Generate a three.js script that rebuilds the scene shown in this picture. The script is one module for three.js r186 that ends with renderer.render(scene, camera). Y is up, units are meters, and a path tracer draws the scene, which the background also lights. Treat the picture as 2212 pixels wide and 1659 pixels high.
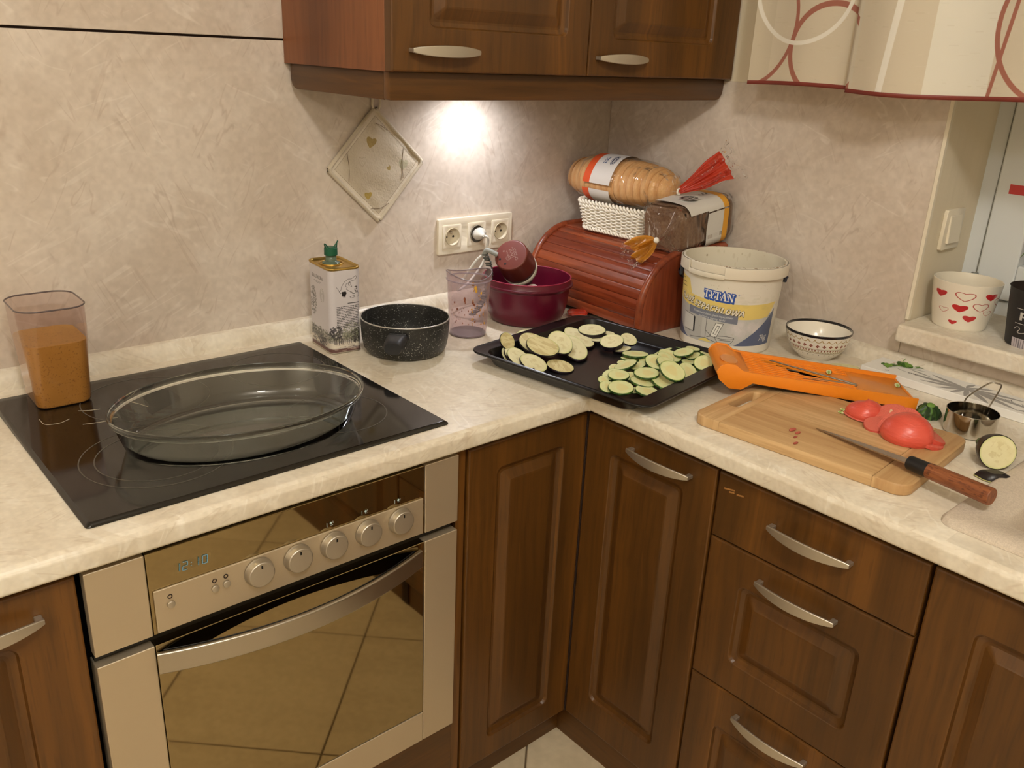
import * as THREE from 'three';
import { RoundedBoxGeometry } from 'three/addons/geometries/RoundedBoxGeometry.js';
import { mergeGeometries, toCreasedNormals } from 'three/addons/utils/BufferGeometryUtils.js';

// ------------------------------------------------------------------ camera, light, exposure
const scene = new THREE.Scene();
scene.background = new THREE.Color(0x07080c);            // night outside the window
const camera = new THREE.PerspectiveCamera(47.67, 2212 / 1659, 0.05, 30);
camera.rotation.order = 'YXZ';
camera.position.set(-1.7288, 1.4716, 1.5928);
camera.rotation.set(-0.36522, -0.73131, 0.04633);
scene.add(camera);
const renderer = new THREE.WebGLRenderer({ antialias: true });
renderer.toneMapping = THREE.LinearToneMapping;
renderer.toneMappingExposure = 1.0;
renderer.shadowMap.enabled = true;
const LAMP = { at: [-1.69, 2.45, 2.0], color: [1, 0.975, 0.925], cd: 2.3 };          // warm ceiling lamp in the middle of the kitchen
const LAMP2 = { at: [-3.0, 2.4, 1.75], color: [1, 0.975, 0.925], cd: 1.2 };         // second ceiling lamp over the other half of the room
const SPOT = { at: [-0.484, 1.415, 0.1], color: [0.95, 0.95, 1], cd: 0.58 };         // cooler lamp under the wall cabinet

// ------------------------------------------------------------------ helpers
const V3 = THREE.Vector3, PI = Math.PI;
const Y = 0.9, FLOOR = 0.07, FZ = 0.581, FX = -0.627;     // worktop top, floor, front planes of the two runs of doors
function rng(seed) { let s = seed >>> 0; return () => { s = (s + 0x6D2B79F5) >>> 0; let t = s; t = Math.imul(t ^ (t >>> 15), t | 1); t ^= t + Math.imul(t ^ (t >>> 7), t | 61); return ((t ^ (t >>> 14)) >>> 0) / 4294967296; }; }
const RT = (() => { const r = rng(7), a = new Float32Array(65536); for (let i = 0; i < 65536; i++) a[i] = r(); return a; })();
const hash = (x, y, s) => RT[(Math.imul(x, 73856093) ^ Math.imul(y, 19349663) ^ Math.imul(s, 83492791)) & 65535];
const mod = (a, n) => ((a % n) + n) % n;
function vn(x, y, px, py, s) {           // value noise that tiles after px, py cells
  const xi = Math.floor(x), yi = Math.floor(y); let fx = x - xi, fy = y - yi; fx = fx * fx * (3 - 2 * fx); fy = fy * fy * (3 - 2 * fy);
  const x0 = mod(xi, px), x1 = mod(xi + 1, px), y0 = mod(yi, py), y1 = mod(yi + 1, py);
  const a = hash(x0, y0, s), b = hash(x1, y0, s), c = hash(x0, y1, s), d = hash(x1, y1, s);
  return a + (b - a) * fx + (c - a) * fy + (a - b - c + d) * fx * fy;
}
function fbm(u, v, px, py, oct, s) { let t = 0, a = 0.5, n = 0; for (let i = 0; i < oct; i++) { t += a * vn(u * px, v * py, px, py, s + i * 17); n += a; a *= 0.5; px *= 2; py *= 2; } return t / n; }
const mix = (a, b, t) => a + (b - a) * t, clamp = (x, a = 0, b = 1) => Math.min(b, Math.max(a, x)), sstep = (a, b, x) => { x = clamp((x - a) / (b - a)); return x * x * (3 - 2 * x); };
function dataTex(w, h, fn, srgb = true) {
  const d = new Uint8Array(w * h * 4);
  for (let j = 0; j < h; j++) for (let i = 0; i < w; i++) { const c = fn(i / w, j / h), k = (j * w + i) * 4; d[k] = clamp(c[0], 0, 255); d[k + 1] = clamp(c[1], 0, 255); d[k + 2] = clamp(c[2], 0, 255); d[k + 3] = 255; }
  const t = new THREE.DataTexture(d, w, h); t.wrapS = t.wrapT = THREE.RepeatWrapping; t.magFilter = THREE.LinearFilter; t.minFilter = THREE.LinearMipmapLinearFilter; t.generateMipmaps = true;
  if (srgb) t.colorSpace = THREE.SRGBColorSpace; t.needsUpdate = true; return t;
}
function canvasTex(w, h, draw) { const c = document.createElement('canvas'); c.width = w; c.height = h; draw(c.getContext('2d'), w, h); const t = new THREE.CanvasTexture(c); t.colorSpace = THREE.SRGBColorSpace; t.wrapS = THREE.RepeatWrapping; t.anisotropy = 8; return t; }
const std = (o) => new THREE.MeshStandardMaterial(o), phys = (o) => new THREE.MeshPhysicalMaterial(o);
const lerp3 = (a, b, t) => [mix(a[0], b[0], t), mix(a[1], b[1], t), mix(a[2], b[2], t)];

// names, tags
const used = {};
function numbered(name) { const k = used[name] = (used[name] ?? -1) + 1; return k ? `${name}_${String(k).padStart(3, '0')}` : name; }
function tag(o, label, category, group, kind) { if (label) o.userData.label = label; if (category) o.userData.category = category; if (group) o.userData.group = group; if (kind) o.userData.kind = kind; return o; }
function thing(name, label, category, [x, y, z] = [0, 0, 0], turn = 0, group) { const g = new THREE.Group(); g.name = numbered(name); g.position.set(x, y, z); g.rotation.y = turn; tag(g, label, category, group); scene.add(g); return g; }
function part(name, geo, mat, parent, label) { const m = new THREE.Mesh(geo, mat); m.name = numbered(name); m.castShadow = m.receiveShadow = true; (parent ?? scene).add(m); if (label) m.userData.label = label; return m; }
function solo(name, geo, mat, label, category, group) { return tag(part(name, geo, mat, scene), label, category, group); }
function struct(name, geo, mat) { const m = part(name, geo, mat, scene); m.userData.kind = 'structure'; return m; }

// geometry
const at = (g, x = 0, y = 0, z = 0, rx = 0, ry = 0, rz = 0) => { if (rx || ry || rz) g.applyMatrix4(new THREE.Matrix4().makeRotationFromEuler(new THREE.Euler(rx, ry, rz))); return g.translate(x, y, z); };
const RB = (w, h, d, r = 0.002, s = 2) => new RoundedBoxGeometry(w, h, d, s, Math.min(r, w / 2.01, h / 2.01, d / 2.01));
const box = (x0, x1, y0, y1, z0, z1, r = 0.002, s = 2) => at(r ? RB(x1 - x0, y1 - y0, z1 - z0, r, s) : new THREE.BoxGeometry(x1 - x0, y1 - y0, z1 - z0).toNonIndexed(), (x0 + x1) / 2, (y0 + y1) / 2, (z0 + z1) / 2);
function M(...gs) { return mergeGeometries(gs.flat().map((g) => { const n = g.index ? g.toNonIndexed() : g.clone(); for (const k of Object.keys(n.attributes)) if (!['position', 'normal', 'uv'].includes(k)) n.deleteAttribute(k); if (!n.attributes.uv) n.setAttribute('uv', new THREE.BufferAttribute(new Float32Array(n.attributes.position.count * 2), 2)); if (!n.attributes.normal) n.computeVertexNormals(); n.groups = []; n.morphAttributes = {}; return n; })); }
// uv in metres / period from the face direction; grain: axis along which v runs ('y' default for upright faces)
function uvBox(g0, period = 1, grain = 'y', ou = 0, ov = 0) {
  const g = g0.index ? g0.toNonIndexed() : g0, p = g.attributes.position, n = p.count, uv = new Float32Array(n * 2), a = new V3(), b = new V3(), c = new V3();
  for (let i = 0; i < n; i += 3) {
    a.fromBufferAttribute(p, i); b.fromBufferAttribute(p, i + 1); c.fromBufferAttribute(p, i + 2);
    const nn = b.clone().sub(a).cross(c.clone().sub(a)), ax = Math.abs(nn.x), ay = Math.abs(nn.y), az = Math.abs(nn.z);
    for (let k = 0; k < 3; k++) {
      const q = k === 0 ? a : k === 1 ? b : c; let w = ay >= ax && ay >= az ? [q.x, q.z, 'x', 'z'] : ax >= az ? [q.z, q.y, 'z', 'y'] : [q.x, q.y, 'x', 'y'];
      let [u, v] = w; if (w[2] === grain) [u, v] = [v, u];
      uv[(i + k) * 2] = u / period + ou; uv[(i + k) * 2 + 1] = v / period + ov;
    }
  }
  g.setAttribute('uv', new THREE.BufferAttribute(uv, 2)); return g;
}
function loft(rings, { capA = false, capB = false, closed = true, flip = false, uvRing = 0 } = {}) {   // rings of V3, all with one count
  const n = rings[0].length, m = rings.length, pos = [], uv = [], idx = [], w = closed ? n + 1 : n;
  for (let j = 0; j < m; j++) for (let i = 0; i < w; i++) { const q = rings[j][i % n]; pos.push(q.x, q.y, q.z); uv.push(i / (w - 1), j / (m - 1)); }
  { const L = [0]; for (let i = 1; i < w; i++) L.push(L[i - 1] + rings[uvRing][i % n].distanceTo(rings[uvRing][i - 1])); const T = L[w - 1] || 1, H = [0]; for (let j = 1; j < m; j++) H.push(H[j - 1] + rings[j][0].distanceTo(rings[j - 1][0])); const TH = H[m - 1] || 1; for (let j = 0; j < m; j++) for (let i = 0; i < w; i++) { uv[(j * w + i) * 2] = L[i] / T; uv[(j * w + i) * 2 + 1] = H[j] / TH; } }
  const quad = (a, b, c, d) => flip ? idx.push(a, c, b, a, d, c) : idx.push(a, b, c, a, c, d);
  for (let j = 0; j < m - 1; j++) for (let i = 0; i < w - 1; i++) quad(j * w + i, j * w + i + 1, (j + 1) * w + i + 1, (j + 1) * w + i);
  const cap = (j, rev) => { const c = new V3(); rings[j].forEach((q) => c.add(q)); c.multiplyScalar(1 / n); const k = pos.length / 3; pos.push(c.x, c.y, c.z); uv.push(0.5, 0.5); for (let i = 0; i < n; i++) { const q = rings[j][i]; pos.push(q.x, q.y, q.z); uv.push(0.5 + 0.5 * Math.cos(i / n * 2 * PI), 0.5 + 0.5 * Math.sin(i / n * 2 * PI)); } for (let i = 0; i < n; i++) { const a = k + 1 + i, b = k + 1 + (i + 1) % n; (rev !== flip) ? idx.push(k, b, a) : idx.push(k, a, b); } };
  if (capA) cap(0, true); if (capB) cap(m - 1, false);
  const g = new THREE.BufferGeometry(); g.setAttribute('position', new THREE.Float32BufferAttribute(pos, 3)); g.setAttribute('uv', new THREE.Float32BufferAttribute(uv, 2)); g.setIndex(idx); g.computeVertexNormals();
  if (closed) { const nn = g.attributes.normal; for (let j = 0; j < m; j++) { const a = j * w, b = j * w + w - 1, x = nn.getX(a) + nn.getX(b), y = nn.getY(a) + nn.getY(b), z = nn.getZ(a) + nn.getZ(b), l = Math.hypot(x, y, z) || 1; nn.setXYZ(a, x / l, y / l, z / l); nn.setXYZ(b, x / l, y / l, z / l); } }
  return g;
}
function rrect(w, d, r, k = 6) {          // rounded rectangle outline [x, z], going round
  const o = []; r = Math.min(r, w / 2 - 1e-5, d / 2 - 1e-5);
  for (const [sx, sz, a0] of [[1, 1, 0], [-1, 1, PI / 2], [-1, -1, PI], [1, -1, 1.5 * PI]]) for (let i = 0; i <= k; i++) { const a = a0 + i / k * PI / 2; o.push([sx * (w / 2 - r) + r * Math.cos(a), sz * (d / 2 - r) + r * Math.sin(a)]); }
  return o;
}
const ringY = (pts, y) => pts.map(([x, z]) => new V3(x, y, z));
const lathe = (pts, seg = 64) => new THREE.LatheGeometry(pts.map(([r, y]) => new THREE.Vector2(r, y)), seg);
const latheV = (pts, seg, y0, y1) => { const g = lathe(pts, seg), p = g.attributes.position, u = g.attributes.uv; for (let i = 0; i < p.count; i++) u.setY(i, (p.getY(i) - y0) / (y1 - y0)); return g; };
const tube = (pts, r, seg = 40, rs = 8, closed = false, tension = 0.5) => new THREE.TubeGeometry(new THREE.CatmullRomCurve3(pts.map((p) => p.isVector3 ? p : new V3(...p)), closed, 'catmullrom', tension), seg, r, rs, closed);
function extrude(outline, depth, { holes = [], bevel = 0, seg = 2, curve = 8 } = {}) {   // outline of [x, y]; depth along +z
  const s = outline.isShape ? outline : new THREE.Shape(outline.map(([x, y]) => new THREE.Vector2(x, y)));
  for (const h of holes) s.holes.push(new THREE.Path(h.map(([x, y]) => new THREE.Vector2(x, y))));
  return toCreasedNormals(new THREE.ExtrudeGeometry(s, { depth: Math.max(1e-4, depth - 2 * bevel), bevelEnabled: bevel > 0, bevelThickness: bevel, bevelSize: bevel, bevelOffset: -bevel, bevelSegments: seg, curveSegments: curve }).translate(0, 0, bevel), 0.62);
}
const disc = (r, h, seg = 40, b = 0.001) => lathe([[0.0001, 0], [r - b, 0], [r, b], [r, h - b], [r - b, h], [0.0001, h]], seg);

// ------------------------------------------------------------------ materials
function stone(size, o) {
  return dataTex(size, size, (u, v) => {
    const su = o.stretch ?? 1, P = o.p;
    const w1 = fbm(u, v, P * 2, P * 2 * su, 4, 3) - 0.5, w2 = fbm(u, v, P * 2, P * 2 * su, 4, 91) - 0.5;
    const uu = u + w1 * 0.07, vv = v + w2 * 0.07;
    const cloud = fbm(uu, vv, P * 3, P * 3 * su, 6, 11), big = fbm(u, v, P, P, 3, 201);
    let c = lerp3(o.a, o.b, sstep(0.28, 0.72, cloud * 0.7 + big * 0.3));
    const fl = fbm(uu, vv, P * 8, P * 8 * su, 4, 231); c = lerp3(c, o.light, sstep(0.58, 0.72, fl) * 0.5 * o.la);
    const st = (s, t, A, B, k) => { const q = fbm(s + w1 * 0.05, t + w2 * 0.02, A, B, 3, k); return 1 - Math.abs(2 * q - 1); };
    const mL = fbm(u, v, P * 5, P * 5, 3, 71), l1 = st(u + v, u - 2 * v, P, P * 6, 41) , l2 = st(2 * u - v, u + 2 * v, P, P * 4, 45);
    c = lerp3(c, o.light, Math.max(sstep(0.93, 0.99, l1) * sstep(0.55, 0.66, mL), sstep(0.93, 0.99, l2) * sstep(0.45, 0.36, mL)) * o.la);
    const mD = fbm(u, v, P * 6, P * 6, 3, 171), d1 = st(u - v, 2 * u + v, P, P * 7, 141), d2 = st(u + 2 * v, 2 * u - v, P, P * 6, 145);
    c = lerp3(c, o.dark, Math.max(sstep(0.94, 0.995, d1) * sstep(0.54, 0.66, mD), sstep(0.94, 0.995, d2) * sstep(0.46, 0.36, mD)) * o.da);
    const g = (fbm(u, v, 140, 140, 2, 301) - 0.5) * o.grain;
    return [c[0] + g, c[1] + g, c[2] + g];
  });
}
const wallTex = stone(1536, { p: 4, a: [205, 190, 174], b: [217, 204, 190], light: [232, 222, 210], la: 0.42, dark: [182, 162, 145], da: 0.34, grain: 16 });
const topTex = stone(1024, { p: 3, stretch: 2, a: [219, 207, 186], b: [234, 225, 207], light: [243, 237, 224], la: 0.45, dark: [196, 178, 154], da: 0.35, grain: 16 });
function woodTex(w, h, o) {     // grain runs along v
  return dataTex(w, h, (u, v) => {
    const wv = (fbm(u, v, 3, 2, 3, o.s) - 0.5) * (o.warp ?? 0.08), uu = u + wv;
    const fine = fbm(uu, v, o.f ?? 90, 3, 3, o.s + 5), band = fbm(uu, v, o.b ?? 10, 1, 4, o.s + 9), pore = fbm(u, v, (o.f ?? 90) * 2, 12, 2, o.s + 21);
    let t = clamp(0.5 + (fine - 0.5) * (o.kf ?? 0.9) + (band - 0.5) * (o.kb ?? 1.2)), c = lerp3(o.dark, o.lite, t);
    const p = sstep(0.62, 0.8, pore) * (o.kp ?? 0.25); return lerp3(c, o.pore ?? [40, 20, 8], p);
  });
}
const wallnut = woodTex(1024, 1024, { s: 31, dark: [72, 45, 15], lite: [116, 74, 27], kf: 0.6, kb: 1.2, kp: 0.15 });
const cherry = woodTex(512, 1024, { s: 35, dark: [98, 55, 28], lite: [140, 84, 47], kf: 0.5, kb: 1.5, b: 5, kp: 0.1 });
const redwood = woodTex(512, 1024, { s: 61, dark: [108, 46, 26], lite: [160, 80, 46], f: 60, b: 8, kb: 1.4, kp: 0.15, pore: [70, 22, 10] });
const bamboo = woodTex(1024, 1024, { s: 81, dark: [184, 143, 95], lite: [216, 181, 132], f: 70, b: 14, warp: 0.02, kb: 1.3, kp: 0.12, pore: [140, 90, 45] });
const rosewood = woodTex(256, 512, { s: 97, dark: [112, 60, 32], lite: [166, 102, 62], f: 30, b: 6, kp: 0.5, pore: [70, 30, 14] });
const brushBump = dataTex(256, 256, (u, v) => { const g = fbm(u, v, 4, 128, 2, 5) * 255; return [g, g, g]; }, false);
const microBump = dataTex(256, 256, (u, v) => { const g = fbm(u, v, 24, 24, 4, 15) * 255; return [g, g, g]; }, false);
const speckBump = dataTex(256, 256, (u, v) => { const g = fbm(u, v, 64, 64, 2, 25) * 255; return [g, g, g]; }, false);
const wrinkleBump = dataTex(512, 512, (u, v) => { const a = fbm(u, v, 4, 4, 3, 51) - 0.5; const r = 1 - Math.abs(2 * fbm(u + a * 0.2, v, 5, 9, 3, 61) - 1), q = 1 - Math.abs(2 * fbm(u, v + a * 0.3, 12, 6, 2, 67) - 1); const g = (Math.pow(r, 3) * 0.7 + q * 0.3) * 255; return [g, g, g]; }, false);
const tileTex = dataTex(512, 512, (u, v) => { const a = fbm(u, v, 3, 3, 4, 401), b = fbm(u, v, 3, 24, 3, 411); let c = lerp3([206, 188, 156], [224, 208, 178], a); const g = (b - 0.5) * 16 + (fbm(u, v, 80, 80, 2, 420) - 0.5) * 14; return [c[0] + g, c[1] + g, c[2] + g]; });
const graniteTex = dataTex(512, 512, (u, v) => { const r = hash(Math.floor(u * 110), Math.floor(v * 110), 5), n = fbm(u, v, 5, 5, 3, 7); const b = r > 0.978 ? 185 : r > 0.95 ? 104 : r > 0.88 ? 58 : 30 + n * 10; return [b, b, b * 0.96]; });
const fleshE = dataTex(256, 256, (u, v) => { const a = fbm(u, v, 4, 4, 4, 501), r = Math.hypot(u - 0.5, v - 0.5) * 2, seeds = sstep(0.56, 0.7, fbm(u, v, 10, 10, 3, 511)) * sstep(0.85, 0.4, r); let c = lerp3([218, 210, 160], [234, 228, 190], a); c = lerp3(c, [196, 204, 128], sstep(0.82, 1, r) * 0.8); return lerp3(c, [196, 180, 126], seeds * 0.4); });
const fleshE2 = dataTex(256, 256, (u, v) => { const a = fbm(u, v, 3, 3, 4, 521), r = Math.hypot(u - 0.5, v - 0.5) * 2, st = sstep(0.52, 0.66, fbm(u, v, 4, 11, 3, 531)); let c = lerp3([206, 192, 138], [226, 216, 168], a); c = lerp3(c, [192, 198, 124], sstep(0.82, 1, r) * 0.7); return lerp3(c, [170, 144, 88], st * 0.35); });
const fleshZ = dataTex(256, 256, (u, v) => { const a = fbm(u, v, 5, 5, 3, 541), r = Math.hypot(u - 0.5, v - 0.5) * 2, core = sstep(0.55, 0.35, r + (fbm(u, v, 4, 4, 2, 551) - 0.5) * 0.35); let c = lerp3([216, 220, 158], [232, 234, 184], a); c = lerp3(c, [224, 214, 150], core * 0.8); return lerp3(c, [150, 178, 84], sstep(0.88, 0.99, r)); });
const crustTex = dataTex(512, 256, (u, v) => { const a = fbm(u, v, 6, 4, 4, 601), g = (fbm(u, v, 90, 60, 2, 611) - 0.5) * 26; const c = lerp3([196, 140, 84], [226, 182, 126], a); return [c[0] + g, c[1] + g, c[2] + g * 0.8]; });
const ryeTex = dataTex(512, 256, (u, v) => { const a = fbm(u, v, 6, 4, 4, 621), g = (fbm(u, v, 110, 70, 2, 631) - 0.5) * 34; const c = lerp3([92, 66, 46], [136, 102, 74], a); return [c[0] + g, c[1] + g, c[2] + g * 0.8]; });
const zskin = dataTex(256, 64, (u, v) => { const s = fbm(u, v, 40, 2, 2, 641), c = lerp3([30, 58, 22], [84, 122, 52], sstep(0.4, 0.8, s)); return c; });
const sinkTex = dataTex(256, 256, (u, v) => { const r = hash(Math.floor(u * 200), Math.floor(v * 200), 9), n = fbm(u, v, 4, 4, 3, 651) * 10; const b = 196 + (r - 0.5) * 20 + n; return [b + 6, b - 8, b - 26]; });

const MAT = {
  wall: std({ map: wallTex, roughness: 0.33 }),
  paint: std({ color: 0xe2d6bd, roughness: 0.9, bumpMap: microBump, bumpScale: 0.0006 }),
  ceiling: std({ color: 0xf0e8d8, roughness: 0.95 }),
  top: std({ map: topTex, roughness: 0.34 }),
  wood: std({ map: wallnut, roughness: 0.37 }),
  cherry: std({ map: cherry, roughness: 0.42 }),
  woodDark: std({ color: 0x2a170b, roughness: 0.8 }),
  steel: std({ color: 0xb9b2a6, metalness: 1, roughness: 0.36, bumpMap: brushBump, bumpScale: 0.00004 }),
  satin: std({ color: 0xc4bcae, metalness: 0.85, roughness: 0.42 }),
  champagne: std({ color: 0xd0c2aa, metalness: 0.8, roughness: 0.48 }),
  mirror: std({ color: 0xc9c4ba, metalness: 1, roughness: 0.09 }),
  dark: std({ color: 0x0b0a0a, roughness: 0.5 }),
  bronzeGlass: std({ color: 0xa39370, metalness: 1, roughness: 0.035 }),
  hob: phys({ color: 0x0b0908, roughness: 0.08, specularIntensity: 1, ior: 1.62 }),
  hobLine: std({ color: 0x565046, roughness: 0.5 }),
  black: std({ color: 0x17171a, roughness: 0.42 }),
  blackRubber: std({ color: 0x232325, roughness: 0.5 }),
  white: std({ color: 0xefe9dc, roughness: 0.45 }),
  pvc: std({ color: 0xdfe2e2, roughness: 0.35 }),
  gasket: std({ color: 0x8a8a86, roughness: 0.7 }),
  socket: std({ color: 0xe9dfc9, roughness: 0.32 }),
  glass: phys({ color: 0xf0f6f4, transmission: 1, thickness: 0.02, ior: 1.47, roughness: 0.02, attenuationColor: new THREE.Color(0.62, 0.86, 0.92), attenuationDistance: 0.5 }),
  pane: phys({ color: 0xffffff, transmission: 1, thickness: 0, roughness: 0, ior: 1.5 }),
  film: phys({ color: 0xffffff, transmission: 1, thickness: 0, roughness: 0.05, ior: 1.5, bumpMap: wrinkleBump, bumpScale: 0.02 }),
  smoky: phys({ color: 0xece2e0, transmission: 1, thickness: 0, roughness: 0.06, ior: 1.5, side: THREE.DoubleSide }),
  lilac: phys({ color: 0xe6d9da, transmission: 1, thickness: 0, roughness: 0.42, ior: 1.5, bumpMap: microBump, bumpScale: 0.0006, side: THREE.DoubleSide }),
  orange: std({ color: 0xee8a1e, roughness: 0.38 }),
  orangeClear: phys({ color: 0xf0983a, roughness: 0.22, transmission: 0.25, thickness: 0 }),
  maroon: std({ color: 0x5e0d26, roughness: 0.3 }),
  terracotta: std({ color: 0x6a2f24, roughness: 0.42 }),
  binWood: std({ map: redwood, roughness: 0.3 }),
  bamboo: std({ map: bamboo, roughness: 0.5 }),
  rose: std({ map: rosewood, roughness: 0.45 }),
  granite: std({ map: graniteTex, roughness: 0.4 }),
  wicker: std({ color: 0xf1ead9, roughness: 0.5 }),
  tile: std({ map: tileTex, roughness: 0.4 }),
  grout: std({ color: 0x6e5d45, roughness: 0.9 }),
  sink: std({ map: sinkTex, roughness: 0.55, bumpMap: speckBump, bumpScale: 0.0004 }),
  enamel: std({ color: 0x131112, roughness: 0.28 }),
  eggSkin: std({ color: 0x1c1019, roughness: 0.3 }),
  zSkin: std({ map: zskin, roughness: 0.4 }),
  fleshE: std({ map: fleshE, roughness: 0.6 }), fleshE2: std({ map: fleshE2, roughness: 0.6 }), fleshZ: std({ map: fleshZ, roughness: 0.45 }),
  tomato: phys({ color: 0xdd5746, roughness: 0.36, bumpMap: microBump, bumpScale: 0.0008, clearcoat: 0.25, clearcoatRoughness: 0.25 }),
  tomatoFlesh: phys({ color: 0xe2705e, roughness: 0.3, bumpMap: speckBump, bumpScale: 0.001 }),
  leaf: std({ color: 0x3e6a24, roughness: 0.5 }), leafLight: std({ color: 0x6e9440, roughness: 0.5 }),
  gold: std({ color: 0xc8a75c, metalness: 0.9, roughness: 0.3 }),
  capGreen: std({ color: 0x0f5a40, roughness: 0.4 }),
  greyPlastic: std({ color: 0x8d8f88, roughness: 0.4 }),
  cordWhite: std({ color: 0xd9d7cf, roughness: 0.4 }),
};

// ------------------------------------------------------------------ room shell
const RX = -3.4, RZ = 3.8, CEIL = 2.62;
struct('floor', box(RX - 0.2, 0.4, FLOOR - 0.14, FLOOR - 0.0025, -0.3, RZ + 0.2, 0), MAT.grout);
{ // square tiles laid on the diagonal, one mesh each
  const fl = scene.getObjectByName('floor'), S = 0.4, variants = [0, 1, 2, 3].map((k) => { const g = uvBox(RB(S - 0.0035, 0.012, S - 0.0035, 0.002, 1), 0.9, 'z', k * 0.27, k * 0.41); return g.applyMatrix4(new THREE.Matrix4().makeRotationY(PI / 4)); });
  const A0 = 1.94 - S * Math.SQRT2 * 8, B0 = 0.413 - S * Math.SQRT2 * 8, st = S * Math.SQRT2;
  for (let i = 0; i < 16; i++) for (let j = 0; j < 16; j++) {
    const a = A0 + (i + 0.5) * st, b = B0 + (j + 0.5) * st, z = (a + b) / 2, x = (b - a) / 2;      // z - x = a, z + x = b
    if (x < -2.9 || x > -0.35 || z < 0.3 || z > 3.2) continue;
    part('tile', variants[(i * 3 + j * 5 + ((i * j) % 3)) % 4], MAT.tile, fl).position.set(x, FLOOR - 0.006, z);
  }
}
struct('ceiling', box(RX - 0.2, 0.4, CEIL, CEIL + 0.12, -0.3, RZ + 0.2, 0), MAT.ceiling);
struct('wall_left', box(RX - 0.2, RX, FLOOR - 0.1, CEIL, -0.3, RZ + 0.2, 0), MAT.paint);
struct('wall_front', box(RX, 0.4, FLOOR - 0.1, CEIL, RZ, RZ + 0.2, 0), MAT.paint);
const wallBack = struct('wall_back', box(RX, 0.36, FLOOR - 0.1, CEIL, -0.25, -0.008, 0), MAT.woodDark);
const panelUv = (g, u = 0, v = 0) => uvBox(g, 1.25, 'y', u, v);
part('splashback_panel', panelUv(box(RX, -0.0005, 0.87, 1.4715, -0.02, 0, 0.0012, 1)), MAT.wall, wallBack);
part('upper_panel', panelUv(box(RX, -0.0005, 1.4755, CEIL, -0.02, 0, 0.0012, 1), 0.37, 0.2), MAT.wall, wallBack);
part('lower_wall', box(RX, 0, FLOOR - 0.1, 0.868, -0.02, -0.001, 0), MAT.paint, wallBack);
const WZ = 0.857, WZ1 = 2.05, SILL = 1.0, HEAD = 2.2, WD = 0.21;                     // window opening in the right wall
const wallRight = struct('wall_right', M(box(0, 0.36, FLOOR - 0.1, CEIL, -0.25, WZ, 0), box(0, 0.36, FLOOR - 0.1, SILL - 0.036, WZ, WZ1, 0), box(0, 0.36, HEAD, CEIL, WZ, WZ1, 0), box(0, 0.36, FLOOR - 0.1, CEIL, WZ1, RZ, 0)), MAT.paint);
part('splashback_panel', panelUv(box(-0.003, 0.004, 0.87, 1.43, 0.0005, WZ - 0.006, 0.001, 1), 0.61, 0.13), MAT.wall, wallRight);
part('splashback_panel', panelUv(box(-0.003, 0.004, 0.87, SILL - 0.036, WZ - 0.004, WZ1 + 0.3, 0.001, 1), 0.2, 0.43), MAT.wall, wallRight);
part('edge_strip', box(-0.005, 0.006, SILL, 1.435, WZ - 0.0065, WZ + 0.0012, 0.0012, 1), MAT.socket, wallRight);
// window: frame, sash, glass
{
  const w = new THREE.Group(); w.name = 'window_1'; w.userData.kind = 'structure'; scene.add(w);
  const fx = WD, bar = (z0, z1, y0, y1, x0, x1) => box(x0, x1, y0, y1, z0, z1, 0.004, 2);
  part('window_frame', M(bar(WZ - 0.004, WZ + 0.031, SILL - 0.02, HEAD, fx, fx + 0.07), bar(WZ1 - 0.031, WZ1 + 0.004, SILL - 0.02, HEAD, fx, fx + 0.07), bar(WZ + 0.0311, WZ1 - 0.0311, SILL - 0.02, SILL + 0.03, fx, fx + 0.07), bar(WZ + 0.0311, WZ1 - 0.0311, HEAD - 0.04, HEAD + 0.004, fx, fx + 0.07)), MAT.pvc, w);
  const a = WZ + 0.034, b = WZ1 - 0.034, c = SILL + 0.033, d = HEAD - 0.043, sx = fx - 0.012;
  part('gasket', M(bar(a - 0.004, a + 0.002, c, d, sx + 0.006, sx + 0.03)), MAT.gasket, w);
  part('sash', M(bar(a, a + 0.075, c, d, sx, sx + 0.06), bar(b - 0.075, b, c, d, sx, sx + 0.06), bar(a + 0.0751, b - 0.0751, c, c + 0.075, sx, sx + 0.06), bar(a + 0.0751, b - 0.0751, d - 0.075, d, sx, sx + 0.06)), MAT.pvc, w);
  part('glass_pane', box(sx + 0.026, sx + 0.03, c + 0.07, d - 0.07, a + 0.07, b - 0.07, 0), MAT.pane, w);
  part('hinge', at(M(lathe([[0.0001, 0], [0.007, 0], [0.007, 0.03], [0.0001, 0.03]], 16), RB(0.012, 0.02, 0.02, 0.002)), sx - 0.006, SILL + 0.05, a), MAT.greyPlastic, w);
}
struct('window_sill', uvBox(box(-0.052, WD + 0.004, SILL - 0.036, SILL, WZ + 0.001, WZ1 + 0.03, 0.006, 3), 0.8, 'z', 0.3, 0.1), MAT.top);

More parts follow.
